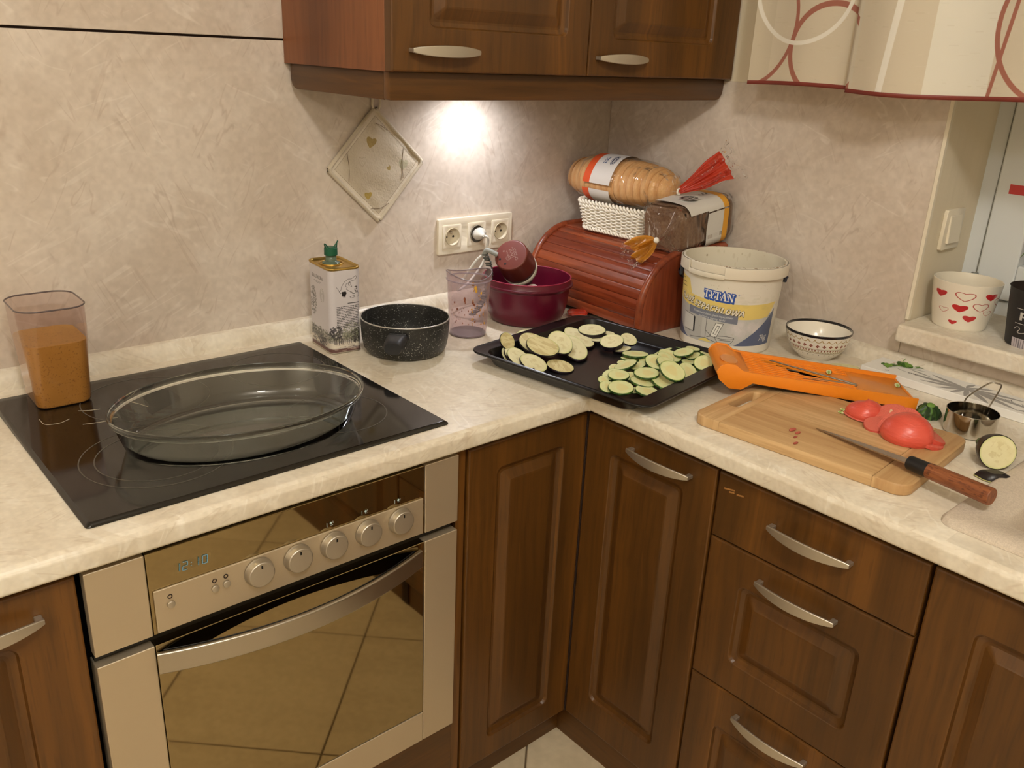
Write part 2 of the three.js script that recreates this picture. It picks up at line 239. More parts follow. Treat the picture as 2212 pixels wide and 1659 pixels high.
// worktops with rounded front edge
function topProfile(d, th, r = 0.011, rb = 0.005) { // [depth, y] outline, back at 0
  const o = [[0, -th], [d - rb, -th]]; for (let i = 1; i <= 4; i++) { const a = -PI / 2 + i / 4 * PI / 2; o.push([d - rb + rb * Math.cos(a), -th + rb + rb * Math.sin(a)]); }
  for (let i = 0; i <= 6; i++) { const a = i / 6 * PI / 2; o.push([d - r + r * Math.cos(a), -r + r * Math.sin(a)]); } o.push([0, 0]); return o;
}
const TH = 0.034;
{
  const t = thing('worktop', 'cream stone patterned worktop of the left run holding the hob', 'worktop');
  const g = extrude(topProfile(0.6, TH), 2.0).rotateY(-PI / 2).scale(1, 1, 1);            // profile x -> z, length -> -x
  part('worktop_slab', uvBox(M(at(g, -0.6456, Y, 0), box(-0.6457, -0.001, Y - TH, Y, 0, 0.5996, 0)), 0.8, 'x'), MAT.top, t);
  const up = [[0, 0], [0.02, 0], [0.02, 0.008], [0.018, 0.016], [0.014, 0.025], [0.008, 0.032], [0.004, 0.034], [0, 0.034]];
  struct('trim_3', uvBox(at(extrude(up, 2.64).rotateY(-PI / 2), -0.002, Y, 0.0005), 0.8, 'x', 0.2, 0.3), MAT.top);
}
{
  const t = thing('worktop', 'cream stone patterned worktop of the right run under the window', 'worktop');
  const A = at(extrude(topProfile(0.6456, TH), 0.635).rotateY(PI), 0, Y, 1.235), strip = at(extrude(topProfile(0.1, TH), 1.165).rotateY(PI), -0.5456, Y, 2.4);
  part('worktop_slab', uvBox(M(A, strip, box(-0.13, -0.001, Y - TH, Y, 1.235, 2.4, 0)), 0.8, 'z', 0.13, 0.41), MAT.top, t);
  const up = [[0, 0], [0.021, 0], [0.021, 0.008], [0.013, 0.024], [0.004, 0.03], [0, 0.03]];
  struct('trim_4', uvBox(at(extrude(up, 2.36).rotateY(PI), -0.0035, Y, 2.382), 0.8, 'z', 0.5, 0.3), MAT.top);
}
// ------------------------------------------------------------------ cabinets
function routed(x0, x1, y0, y1, t, ins) {      // front at z = 0, routed groove round a raised field
  const cx = (x0 + x1) / 2, cy = (y0 + y1) / 2, w = x1 - x0, h = y1 - y0, K = 5;
  const loop = (a0, a1, b0, b1, r, z) => rrect(a1 - a0, b1 - b0, r, K).map(([x, y]) => new V3(x + (a0 + a1) / 2, y + (b0 + b1) / 2, z));
  const R = [loop(x0, x1, y0, y1, 0.001, -t), loop(x0, x1, y0, y1, 0.001, -0.003), loop(x0 + 0.0009, x1 - 0.0009, y0 + 0.0009, y1 - 0.0009, 0.001, -0.0009), loop(x0 + 0.003, x1 - 0.003, y0 + 0.003, y1 - 0.003, 0.001, 0)];
  if (ins) for (const [o, z] of [[0, 0], [0.0015, -0.001], [0.004, -0.0058], [0.006, -0.0068], [0.011, -0.009], [0.015, -0.0087], [0.03, -0.0016], [0.032, -0.0005], [0.035, 0]]) R.push(loop(ins[0] + o, ins[1] - o, ins[2] + o, ins[3] - o, Math.max(0.004, 0.014 - o * 0.4), z));
  let g = loft(R, { capA: true, capB: true }); g = g.toNonIndexed();
  const n = new V3(), p = g.attributes.position; n.set(0, 0, 0); g.computeVertexNormals(); return uvBox(g, 0.62, 'y', Math.abs(x0 * 3.1 + y0 * 1.7) % 1, (y0 * 2.3 + 5) % 1);
}
function bowHandle(len) {
  const R = [], n = 20; for (let i = 0; i <= n; i++) { const s = -1 + 2 * i / n, q = 1 - s * s, z = 0.013 + 0.013 * q, hh = 0.0035 + 0.0058 * Math.pow(q, 0.8), th = 0.0022; R.push(rrect(2 * hh, 2 * th, 0.0016, 3).map(([y, zz]) => new V3(s * len / 2, y, z + zz))); }
  return M(loft(R, { capA: true, capB: true }), ...[-1, 1].map((s) => at(RB(0.009, 0.0068, 0.015, 0.0015), s * (len / 2 - 0.0045), 0, 0.0075)));
}
const handleGeo = bowHandle(0.138);
const addDoor = (parent, name, x0, x1, y0, y1, ins, hx, hy) => { const d = part(name, routed(x0, x1, y0, y1, 0.019, ins), MAT.wood, parent); if (hx !== undefined) { const h = part('handle', handleGeo, MAT.satin, d); h.position.set(hx, hy, 0); } return d; };
const RUNR = -PI / 2;    // things of the right run face -x: their local x is the room's z
{ const c = thing('base_cabinet', 'dark walnut base cabinet left of the oven with a bow handle', 'cabinet', [0, 0, FZ]);
  part('carcass', uvBox(M(box(-2.2, -2.18, 0.16, 0.865, -0.55, -0.02, 0), box(-1.553, -1.537, 0.16, 0.865, -0.55, -0.02, 0), box(-2.2, -1.537, 0.16, 0.18, -0.55, -0.02, 0)), 0.62), MAT.wood, c);
  addDoor(c, 'door', -2.115, -1.519, 0.163, 0.853, [-2.03, -1.59, 0.24, 0.785], -1.63, 0.815); }
{ const c = thing('oven_housing', 'walnut oven housing whose narrow side edges frame the built-in oven', 'cabinet', [0, 0, FZ]);
  part('side_panel', uvBox(box(-0.933, -0.9145, 0.075, 0.865, -0.55, -0.002, 0.001), 0.62), MAT.wood, c); part('side_panel', uvBox(box(-1.5335, -1.5175, 0.075, 0.865, -0.55, -0.03, 0.001), 0.62, 'y', 0.3), MAT.woodDark, c);
  part('lower_panel', uvBox(box(-1.515, -0.934, 0.165, 0.304, -0.019, 0, 0.001), 0.62, 'x'), MAT.wood, c); part('top_rail', box(-1.515, -0.934, 0.861, 0.8655, -0.05, -0.012, 0), MAT.dark, c); }
{ const c = thing('corner_cabinet', 'walnut corner base cabinet with two doors meeting in the inner corner', 'cabinet', [0, 0, 0]);
  part('carcass', uvBox(M(box(-0.912, -0.9, 0.16, 0.865, 0.03, 0.55, 0), box(-0.6, -0.03, 0.16, 0.865, 0.862, 0.874, 0), box(-0.9, -0.03, 0.16, 0.172, 0.03, 0.55, 0), box(-0.6, -0.03, 0.16, 0.172, 0.55, 0.862, 0), box(-0.9, -0.03, 0.84, 0.865, 0.03, 0.54, 0), box(-0.59, -0.03, 0.84, 0.865, 0.54, 0.862, 0)), 0.62), MAT.woodDark, c);
  addDoor(c, 'door', -0.909, -0.6278, 0.163, 0.853, [-0.846, -0.684, 0.212, 0.803]).position.z = FZ; const b = addDoor(c, 'door', 0.5822, 0.8735, 0.163, 0.853, [0.644, 0.812, 0.235, 0.795], 0.759, 0.822); b.position.x = FX; b.rotation.y = RUNR; part('corner_post', box(-0.6276, -0.609, 0.163, 0.86, 0.563, 0.5818, 0), MAT.woodDark, c); }
{ const c = thing('drawer_cabinet', 'walnut cabinet of three stacked drawers with bow handles', 'cabinet', [FX, 0, 0], RUNR);
  part('carcass', uvBox(M(box(0.8765, 0.888, 0.075, 0.865, -0.55, -0.02, 0), box(1.214, 1.2255, 0.075, 0.865, -0.55, -0.02, 0), box(0.888, 1.214, 0.16, 0.18, -0.55, -0.03, 0), box(0.888, 1.214, 0.72, 0.75, -0.06, -0.021, 0), box(0.888, 1.214, 0.44, 0.47, -0.06, -0.021, 0)), 0.62), MAT.woodDark, c);
  const d1 = addDoor(c, 'drawer_front', 0.8775, 1.2235, 0.737, 0.853, null, 1.052, 0.803);
  addDoor(c, 'drawer_front', 0.8775, 1.2235, 0.4625, 0.7345, [0.943, 1.158, 0.52, 0.672], 1.047, 0.699); addDoor(c, 'drawer_front', 0.8775, 1.2235, 0.165, 0.46, [0.936, 1.16, 0.23, 0.382], 1.046, 0.428);
  const sc = []; for (const [x, y, w] of [[0.9, 0.829, 0.02], [0.921, 0.8265, 0.013], [0.905, 0.8255, 0.01]]) sc.push(at(RB(w, 0.0028, 0.0012, 0.0005, 1), x, y, 0.0002, 0, 0, 0.18));
  part('chipped_edge', M(...sc), std({ color: 0xa07038, roughness: 0.7 }), d1, 'chipped veneer near the top left corner'); }
{ const c = thing('sink_cabinet', 'walnut base cabinet under the sink, only its door corner in view', 'cabinet', [FX, 0, 0], RUNR);
  part('side_panel', box(1.227, 1.24, 0.075, 0.865, -0.55, -0.02, 0), MAT.woodDark, c); part('side_panel', box(2.2, 2.22, 0.075, 0.865, -0.55, -0.02, 0), MAT.woodDark, c);
  addDoor(c, 'door', 1.2285, 1.72, 0.163, 0.853, [1.294, 1.655, 0.235, 0.79]); }
struct('trim_1', uvBox(box(-2.3, -0.586, FLOOR, 0.161, 0.522, 0.538, 0.001), 0.62, 'x'), MAT.wood);
struct('trim_2', uvBox(box(-0.602, -0.586, FLOOR, 0.161, 0.5385, 2.3, 0.001), 0.62, 'z'), MAT.wood);

// wall cabinet with lamp
{ const c = thing('wall_cabinet', 'walnut wall cabinet with two doors and a light pelmet in the corner', 'cabinet', [0, 0, 0]);
  part('side_panel', uvBox(box(-0.912, -0.894, 1.4325, 2.15, 0.002, 0.342, 0.001), 0.62), MAT.cherry, c); part('side_panel', uvBox(box(-0.02, -0.004, 1.4325, 2.15, 0.002, 0.342, 0.001), 0.62), MAT.wood, c);
  part('bottom_panel', uvBox(box(-0.894, -0.02, 1.4325, 1.45, 0.002, 0.342, 0.0), 0.62, 'x'), MAT.wood, c); part('top_panel', uvBox(box(-0.894, -0.02, 2.13, 2.15, 0.002, 0.342, 0), 0.62, 'x'), MAT.wood, c);
  const up = [1.5, 2.08]; addDoor(c, 'door', -0.9115, -0.4695, 1.4335, 2.149, [-0.838, -0.525, ...up], -0.81, 1.4665).position.z = 0.361; addDoor(c, 'door', -0.4665, -0.0055, 1.4335, 2.149, [-0.405, -0.09, ...up], -0.38, 1.4665).position.z = 0.361;
  const prof = []; for (let i = 0; i <= 6; i++) { const a = i / 6 * PI / 2; prof.push([0.022 * (1 - Math.cos(a)), 0.022 * Math.sin(a)]); }
  const front = [[-0.9025, 1.4322], ...[0, 1, 2, 3, 4].map((i) => [-0.9025 + 0.004 * (1 - Math.cos(i / 4 * PI / 2)), 1.392 - 0.004 * Math.sin(i / 4 * PI / 2)]), ...[0, 1, 2, 3, 4, 5].map((i) => [-0.03 + 0.024 * Math.sin(i / 5 * PI / 2), 1.412 - 0.024 * Math.cos(i / 5 * PI / 2)]), [-0.006, 1.4322]];
  const pr = c; part('pelmet_board', uvBox(at(extrude(front, 0.017, { bevel: 0.0015 }), 0, 0, 0.324), 0.62, 'x'), MAT.wood, pr);
  const side = [[0.006, 1.4322], ...[0, 1, 2, 3, 4, 5].map((i) => [0.006 + 0.022 * (1 - Math.cos(i / 5 * PI / 2)), 1.41 - 0.022 * Math.sin(i / 5 * PI / 2)]), [0.3235, 1.388], [0.3235, 1.4322]];
  part('pelmet_board', uvBox(at(extrude(side, 0.016, { bevel: 0.0015 }).rotateY(-PI / 2), -0.886, 0, 0), 0.62, 'z'), MAT.wood, pr);
}
{ const [x, y, z] = SPOT.at, l = thing('cabinet_lamp', 'round lamp hidden under the wall cabinet lighting the splashback', 'lamp', [x, 1.4325, z]);
  part('housing', at(disc(0.034, 0.011, 40), 0, -0.0115, 0), MAT.satin, l);
  part('lamp_glow', at(disc(0.026, 0.002, 32, 0.0005), 0, -0.0138, 0), std({ color: 0x222222, emissive: new THREE.Color(...SPOT.color), emissiveIntensity: 14, roughness: 0.5 }), l);
  const s = new THREE.SpotLight(new THREE.Color(...SPOT.color), SPOT.cd, 0, 1.4, 1, 2); s.name = 'cabinet_spot_light'; s.position.set(x, y, z); s.target.position.set(x, 0.5, z); s.castShadow = true; s.shadow.radius = 1.2; scene.add(s, s.target); }
for (const [P, label, nm] of [[LAMP, 'round opal ceiling lamp above the kitchen floor that lights the worktops', 'ceiling_point_light'], [LAMP2, 'second round opal ceiling lamp farther left near the left wall', 'second_point_light']]) { const [x, y, z] = P.at, l = thing('ceiling_lamp', label, 'lamp', [x, CEIL, z]);
  part('rod', at(lathe([[0.0001, 0], [0.006, 0], [0.006, 0.1], [0.0001, 0.1]], 12), 0, -0.1, 0), MAT.satin, l);
  part('lamp_globe', at(new THREE.SphereGeometry(0.11, 32, 20), 0, y - CEIL, 0), std({ color: 0x444444, emissive: new THREE.Color(...P.color), emissiveIntensity: P.cd * 9, roughness: 0.5 }), l);
  const p = new THREE.PointLight(new THREE.Color(...P.color), P.cd, 0, 2); p.name = nm; p.position.set(x, y, z); p.castShadow = true; p.shadow.radius = 5; scene.add(p); }

// ------------------------------------------------------------------ built-in oven
{
  const o = thing('built_in_oven', 'built-in oven with bronze mirror glass, five knobs and a bowed steel handle', 'oven', [0, 0, 0.59]);
  part('body', box(-1.51, -0.94, 0.31, 0.8605, -0.5, -0.016, 0), MAT.dark, o);
  const steelUv = (g) => uvBox(g, 0.3, 'x');
  for (const [a, b] of [[-1.512, -1.4395], [-1.0035, -0.937]]) part('side_trim', steelUv(box(a, b, 0.7345, 0.857, -0.018, 0, 0.0015)), MAT.champagne, o);
  const door = part('door_glass', box(-1.4385, -1.0045, 0.372, 0.7185, -0.03, -0.0005, 0.0015), MAT.bronzeGlass, o, 'bronze mirror glass oven door');
  part('panel_glass', box(-1.4385, -1.0045, 0.7345, 0.857, -0.018, -0.001, 0.0015), MAT.bronzeGlass, o, 'mirror glass panel with clock');
  for (const [a, b] of [[-1.512, -1.4395], [-1.0035, -0.937]]) part('door_trim', steelUv(box(a, b, 0.308, 0.7185, -0.03, 0, 0.0015)), MAT.champagne, o);
  part('bottom_trim', steelUv(box(-1.4385, -1.0045, 0.308, 0.3705, -0.03, 0, 0.0015)), MAT.champagne, o);
  const strip = part('control_strip', steelUv(box(-1.434, -1.009, 0.7375, 0.8015, -0.001, 0.0025, 0.0012)), MAT.champagne, o);
  // bowed handle
  const R = []; for (let i = 0; i <= 32; i++) { const s = -1 + i / 16, z = 0.0035 + 0.039 * (1 - s * s), dz = -2 * s * 0.039 / 0.212, l = Math.hypot(1, dz); R.push(rrect(0.033, 0.008, 0.003, 3).map(([y, n]) => new V3(-1.2265 + s * 0.212 - n * dz / l, 0.693 + y, z + n / l))); }
  part('handle', loft(R, { capA: true, capB: true }), MAT.steel, door, 'bowed flat brushed steel handle');
  const RB2 = []; for (let i = 0; i <= 32; i++) { const s = -1 + i / 16, z = 0.0035 + 0.039 * (1 - s * s), dz = -2 * s * 0.039 / 0.212, l = Math.hypot(1, dz); RB2.push(rrect(0.031, 0.0016, 0.0007, 2).map(([y, n]) => new V3(-1.2265 + s * 0.205 - (n - 0.0049) * dz / l, 0.693 + y, z + (n - 0.0049) / l))); }
  part('handle_backing', loft(RB2, { capA: true, capB: true }), MAT.dark, door, 'dark back of the handle');
  for (const x of [-1.291, -1.2315, -1.173, -1.1135, -1.0545]) {
    const k = part('knob', at(lathe([[0.0001, 0], [0.0215, 0], [0.0215, 0.003], [0.0195, 0.0042], [0.0195, 0.011], [0.0182, 0.013], [0.0174, 0.0124], [0.0168, 0.013], [0.0001, 0.013]], 48).rotateX(PI / 2), 0, 0, 0), MAT.satin, o); k.position.set(x, 0.7775, 0.0025);
    part('pointer_mark', at(RB(0.0024, 0.005, 0.0006, 0.0002, 1), 0, 0.0125, 0.0132), MAT.dark, k);
  }
  for (const [x, y] of [[-1.414, 0.776], [-1.354, 0.7755], [-1.338, 0.7765]]) { part('button', at(lathe([[0.0001, 0], [0.0052, 0], [0.0052, 0.003], [0.0046, 0.004], [0.0001, 0.004]], 24).rotateX(PI / 2), x, y, 0.0025), MAT.satin, o); part('indicator_ring', at(new THREE.TorusGeometry(0.0027, 0.0007, 8, 20), x, y + 0.0115, 0.0027), MAT.woodDark, o); }
  const clock = canvasTex(512, 192, (c) => { c.fillStyle = '#000'; c.fillRect(0, 0, 512, 192); c.strokeStyle = '#fff'; c.lineWidth = 13; c.lineCap = 'round';
    const seg = { a: [[8, 0], [62, 0]], b: [[68, 8], [64, 62]], c: [[62, 76], [58, 130]], d: [[2, 138], [54, 138]], e: [[-4, 76], [-8, 130]], f: [[2, 8], [-2, 62]], g: [[6, 69], [56, 69]] };
    const dg = (x, s) => { for (const k of s) { c.beginPath(); c.moveTo(x + seg[k][0][0], 24 + seg[k][0][1]); c.lineTo(x + seg[k][1][0], 24 + seg[k][1][1]); c.stroke(); } };
    dg(10, 'bc'); dg(116, 'abged'); c.fillStyle = '#fff'; c.fillRect(226, 66, 14, 14); c.fillRect(222, 116, 14, 14); dg(270, 'bc'); dg(390, 'abcdef'); });
  clock.wrapS = THREE.ClampToEdgeWrapping;
  part('clock_display', at(new THREE.PlaneGeometry(0.05, 0.0165), -1.379, 0.823, 0.0002), std({ color: 0x000000, emissive: 0x9fd8e0, emissiveIntensity: 0.32, emissiveMap: clock, alphaMap: clock, transparent: true, roughness: 0.4 }), o);
  const icons = canvasTex(256, 96, (c) => { c.fillStyle = '#000'; c.fillRect(0, 0, 256, 96); c.fillStyle = '#fff'; c.beginPath(); c.arc(120, 34, 20, 0, 7); c.fill(); c.fillRect(52, 14, 7, 66); c.fillRect(150, 10, 7, 34); c.fillRect(110, 66, 40, 6); });
  for (const x of [-1.173, -1.1135, -1.0545]) part('panel_icon', at(new THREE.PlaneGeometry(0.026, 0.0098), x, 0.811, 0.0002), std({ color: 0xbfd6d6, alphaMap: icons, transparent: true, roughness: 0.5 }), o);
}
// ------------------------------------------------------------------ hob
{
  const h = thing('ceramic_hob', 'black glass ceramic hob with four printed cooking rings', 'hob', [-1.2147, Y, 0.3115]);
  const W = 0.5585, D = 0.499, o = (i, y, r) => ringY(rrect(W - 2 * i, D - 2 * i, r), y);
  part('glass_plate', loft([o(0, 0.0004, 0.006), o(0, 0.0025, 0.006), o(0.0045, 0.006, 0.005), o(0.006, 0.0062, 0.004)], { capA: true, capB: true, flip: true }), MAT.hob, h);
  const ring = (x, z, r) => part('cooking_ring', at(new THREE.RingGeometry(r - 0.0009, r + 0.0009, 96).rotateX(-PI / 2), x + 1.2147, 0.0064, z - 0.3115), MAT.hobLine, h);
  ring(-1.352, 0.415, 0.104); ring(-1.352, 0.415, 0.084); ring(-1.065, 0.43, 0.079); ring(-1.05, 0.185, 0.088); ring(-1.29, 0.195, 0.1); 
  const sc = std({ color: 0xb9ac94, roughness: 0.6 });
  for (const pts of [[[-1.395, 0.188], [-1.38, 0.196], [-1.365, 0.2]], [[-1.452, 0.19], [-1.45, 0.215], [-1.432, 0.222], [-1.415, 0.214]], [[-1.405, 0.247], [-1.38, 0.253], [-1.355, 0.255]], [[-1.34, 0.2], [-1.325, 0.196], [-1.312, 0.212], [-1.302, 0.236]]])
    part('scratch', tube(pts.map(([x, z]) => [x + 1.2147, 0.0063, z - 0.3115]), 0.0005, 20, 4), sc, h);
}

// ------------------------------------------------------------------ vessels and jars on the worktop
const vessel = (rs, flip = true) => loft(rs.map(([w, d, r, y]) => ringY(rrect(w, d, r, 8), y)), { capA: true, capB: true, flip });
const ell = (a, b, y, n = 96) => Array.from({ length: n }, (_, i) => new V3(a * Math.cos(i / n * 2 * PI), y, b * Math.sin(i / n * 2 * PI)));
{ // clear container with orange soup, standing on the hob
  const t = thing('food_container', 'clear square plastic container on the hob, two thirds full of orange soup', 'container', [-1.402, 0.9063, 0.11], -0.02);
  const rs = [[0.08, 0.096, 0.018, 0.0002], [0.083, 0.099, 0.018, 0.004], [0.09, 0.106, 0.02, 0.07], [0.098, 0.114, 0.024, 0.125], [0.101, 0.117, 0.03, 0.163]];
  part('container_wall', loft(rs.map(([w, d, r, y]) => ringY(rrect(w, d, r, 8), y)), { capA: true, flip: true }), MAT.smoky, t);
  part('rim', tube(rrect(0.101, 0.117, 0.03, 8).map(([x, z]) => new V3(x, 0.163, z)), 0.0013, 120, 8, true), phys({ color: 0x8d7f80, roughness: 0.15, transmission: 0.6, thickness: 0 }), t);
  const soupTex = dataTex(256, 256, (u, v) => { const r = fbm(u, v, 60, 60, 2, 701), n = fbm(u, v, 5, 5, 3, 711), c = lerp3([182, 136, 60], [196, 150, 74], n); return r > 0.74 ? [c[0] - 26, c[1] - 24, c[2] - 10] : c; });
  const s = thing('orange_soup', 'thick orange vegetable soup inside the clear square container', 'soup', [-1.402, 0.9063, 0.11], -0.02);
  part('soup_body', uvBox(vessel([[0.078, 0.094, 0.017, 0.0016], [0.081, 0.097, 0.017, 0.005], [0.0885, 0.1045, 0.019, 0.07], [0.0925, 0.1085, 0.021, 0.1045], [0.091, 0.107, 0.02, 0.106]]).toNonIndexed(), 0.14), std({ map: soupTex, roughness: 0.38 }), s);
}
{ // oval glass dish
  const t = thing('glass_baking_dish', 'large empty oval clear glass baking dish standing on the hob', 'baking dish', [-1.2165, 0.9066, 0.408], -0.1);
  const P = [[0.16, 0.105, 0.0002], [0.168, 0.113, 0.0015], [0.1725, 0.1175, 0.006], [0.179, 0.124, 0.024], [0.1855, 0.1305, 0.045], [0.187, 0.132, 0.0465], [0.1905, 0.1355, 0.048], [0.1918, 0.1368, 0.052], [0.1918, 0.1368, 0.0565], [0.1908, 0.1358, 0.0581], [0.1896, 0.1346, 0.0574], [0.1882, 0.1332, 0.052], [0.183, 0.128, 0.0425], [0.1766, 0.1216, 0.022], [0.17, 0.115, 0.0065], [0.16, 0.105, 0.0036], [0.09, 0.06, 0.003]];
  part('dish_body', loft(P.map(([a, b, y]) => ell(a, b, y, 128)), { capA: true, capB: true, flip: true }), MAT.glass, t);
}
{ // olive oil tin
  const t = thing('olive_oil_tin', 'tall printed olive oil tin with gold lid and green cap beside the hob', 'tin', [-0.883, Y, 0.112], -0.09);
  const P = 0.311, W = 1024, H = 560, s = W / P;
  const label = canvasTex(W, H, (c) => {
    c.fillStyle = '#d3cdd0'; c.fillRect(0, 0, W, H);
    const r = rng(5), blob = (x, y, R, n, cols, sp = 1) => { for (let i = 0; i < n; i++) { const a = r() * 6.28, q = Math.sqrt(r()) * R; c.fillStyle = cols[Math.floor(r() * cols.length)]; c.globalAlpha = 0.35 + r() * 0.4; c.beginPath(); c.ellipse(x + Math.cos(a) * q, y + Math.sin(a) * q * sp, 2 + r() * 6, 2 + r() * 4, r() * 3, 0, 7); c.fill(); } c.globalAlpha = 1; };
    const fx = 0.871 * W, lx = 0.622 * W;
    // grove photograph round the foot, both faces
    c.fillStyle = '#b9b2ab'; c.fillRect(0, 450, W, 110); c.fillStyle = '#d8cfc0'; c.fillRect(0, 495, W, 34); c.fillStyle = '#6b4c48'; c.fillRect(0, 535, W, 25);
    for (let x = 0; x < W; x += 22) blob(x, 440 + r() * 20, 38, 40, ['#4b4a42', '#6f6e60', '#8f8d7c', '#2f2c2b', '#a5a48f']);
    blob(fx - 70, 420, 44, 160, ['#2b2730', '#3b373b', '#56544c']); blob(fx + 40, 425, 66, 220, ['#8c8d78', '#77785f', '#a3a28d']); blob(fx + 80, 455, 50, 120, ['#3d3b34', '#5a584b']);
    for (let i = 0; i < 14; i++) { c.fillStyle = '#2c2224'; c.fillRect(fx - 90 + i * 15 + r() * 8, 462, 4, 38 + r() * 10); }
    for (let i = 0; i < 40; i++) { c.fillStyle = r() > 0.5 ? '#e2d8c6' : '#5a4644'; c.globalAlpha = 0.6; c.fillRect(fx - 100 + r() * 200, 505 + r() * 45, 18 + r() * 30, 3); } c.globalAlpha = 1;
    blob(lx - 88, 250, 46, 220, ['#6d6a66', '#8b8883', '#4e4b49'], 2.2); blob(lx - 40, 480, 90, 260, ['#55524f', '#7b7873', '#363334'], 0.7); blob(lx + 40, 500, 60, 180, ['#2d2a30', '#453f45'], 0.6);
    // left face: name and seal
    c.fillStyle = '#4c4648'; c.font = 'bold 30px serif'; c.textAlign = 'center'; c.fillText('KALIMERA', lx - 20, 88, 190); c.fillRect(lx - 74, 106, 110, 2); c.fillRect(lx - 60, 114, 80, 2);
    c.strokeStyle = '#8d8780'; c.lineWidth = 3; c.beginPath(); c.ellipse(lx + 45, 190, 30, 44, 0, 0, 7); c.stroke(); c.beginPath(); c.ellipse(lx + 45, 190, 21, 32, 0, 0, 7); c.stroke(); c.beginPath(); c.moveTo(lx + 45, 212); c.lineTo(lx + 45, 186); c.lineTo(lx + 34, 170); c.moveTo(lx + 45, 186); c.lineTo(lx + 56, 170); c.stroke();
    // front face: outline map with the black south, text block
    c.strokeStyle = '#4a4648'; c.lineWidth = 2.4; const path = (p) => { c.beginPath(); p.forEach(([x, y], i) => i ? c.lineTo(fx + x, y) : c.moveTo(fx + x, y)); c.stroke(); };
    path([[-62, 112], [-50, 128], [-42, 145], [-30, 132], [-26, 112], [-8, 84], [20, 66], [44, 66], [60, 56], [74, 48], [80, 62], [64, 76], [40, 80], [24, 90], [8, 96], [2, 112], [14, 122], [6, 132], [26, 146], [50, 160], [60, 170]]); path([[-42, 145], [-34, 158], [-24, 150]]); path([[20, 96], [34, 88], [40, 104], [26, 110], [20, 96]]); path([[30, 186], [60, 180], [66, 190], [40, 196], [30, 186]]); path([[62, 122], [72, 118], [76, 128]]); path([[84, 150], [96, 172], [92, 186], [80, 192]]);
    for (let i = 0; i < 16; i++) { c.beginPath(); c.ellipse(fx + 34 + r() * 50, 110 + r() * 62, 3, 2, 0, 0, 7); c.stroke(); }
    c.fillStyle = '#1d191b'; c.beginPath(); [[-26, 148], [2, 146], [8, 158], [2, 172], [-2, 190], [-8, 178], [-12, 192], [-17, 176], [-24, 180], [-24, 164]].forEach(([x, y], i) => i ? c.lineTo(fx + x, y) : c.moveTo(fx + x, y)); c.fill();
    c.fillStyle = '#3f3b3e'; c.fillRect(fx + 14, 226, 82, 5); for (let k = 0; k < 14; k++) { let x = fx - 64; const y = 246 + k * 11; const end = fx + 92; while (x < end) { const l = 8 + r() * 26; c.fillRect(x, y, Math.min(l, end - x), 4); x += l + 4; } }
  });
  label.repeat.set(1, 1);
  const rr = (w, d, r, y) => ringY(rrect(w, d, r, 8), y), body = loft([rr(0.066, 0.1, 0.012, 0.0025), rr(0.066, 0.1, 0.012, 0.168)], { flip: true });
  const uv = body.attributes.uv; for (let i = 0; i < uv.count; i++) uv.setX(i, 1 - uv.getX(i));
  part('tin_body', body, std({ map: label, roughness: 0.38 }), t);
  part('foot_seam', loft([rr(0.064, 0.098, 0.012, 0.0002), rr(0.068, 0.102, 0.013, 0.0012), rr(0.066, 0.1, 0.012, 0.003)], { capA: true, flip: true }), MAT.satin, t);
  const lid = part('lid', vessel([[0.066, 0.1, 0.012, 0.1665], [0.0685, 0.1025, 0.013, 0.168], [0.0685, 0.1025, 0.013, 0.1705], [0.066, 0.1, 0.012, 0.172], [0.062, 0.096, 0.011, 0.1705], [0.0605, 0.0945, 0.011, 0.1675], [0.045, 0.06, 0.02, 0.1672]]), MAT.gold, t);
  part('raised_ring', at(new THREE.TorusGeometry(0.022, 0.0016, 10, 48).rotateX(PI / 2), 0, 0.168, -0.012), MAT.gold, lid);
  const cap = part('cap', at(lathe([[0.0001, 0.198], [0.0118, 0.198], [0.013, 0.1965], [0.0132, 0.183], [0.0125, 0.1825], [0.0001, 0.1825]].reverse(), 40), 0, 0.0015, -0.012), MAT.capGreen, t);
  part('spout_collar', at(lathe([[0.0001, 0.1672], [0.017, 0.1672], [0.0175, 0.17], [0.012, 0.172], [0.0105, 0.175], [0.0105, 0.184], [0.0001, 0.184]], 36), 0, 0, -0.012), phys({ color: 0x9db8a0, transmission: 0.7, thickness: 0, roughness: 0.2 }), t);
  part('pull_ring', M(tube([[-0.011, 0.197, -0.012], [-0.015, 0.208, -0.006], [-0.006, 0.199, -0.004], [0.002, 0.2, -0.004], [0.012, 0.211, -0.006], [0.0135, 0.207, -0.012], [0.0125, 0.192, -0.013]], 0.0013, 40, 6)), MAT.capGreen, cap);
}
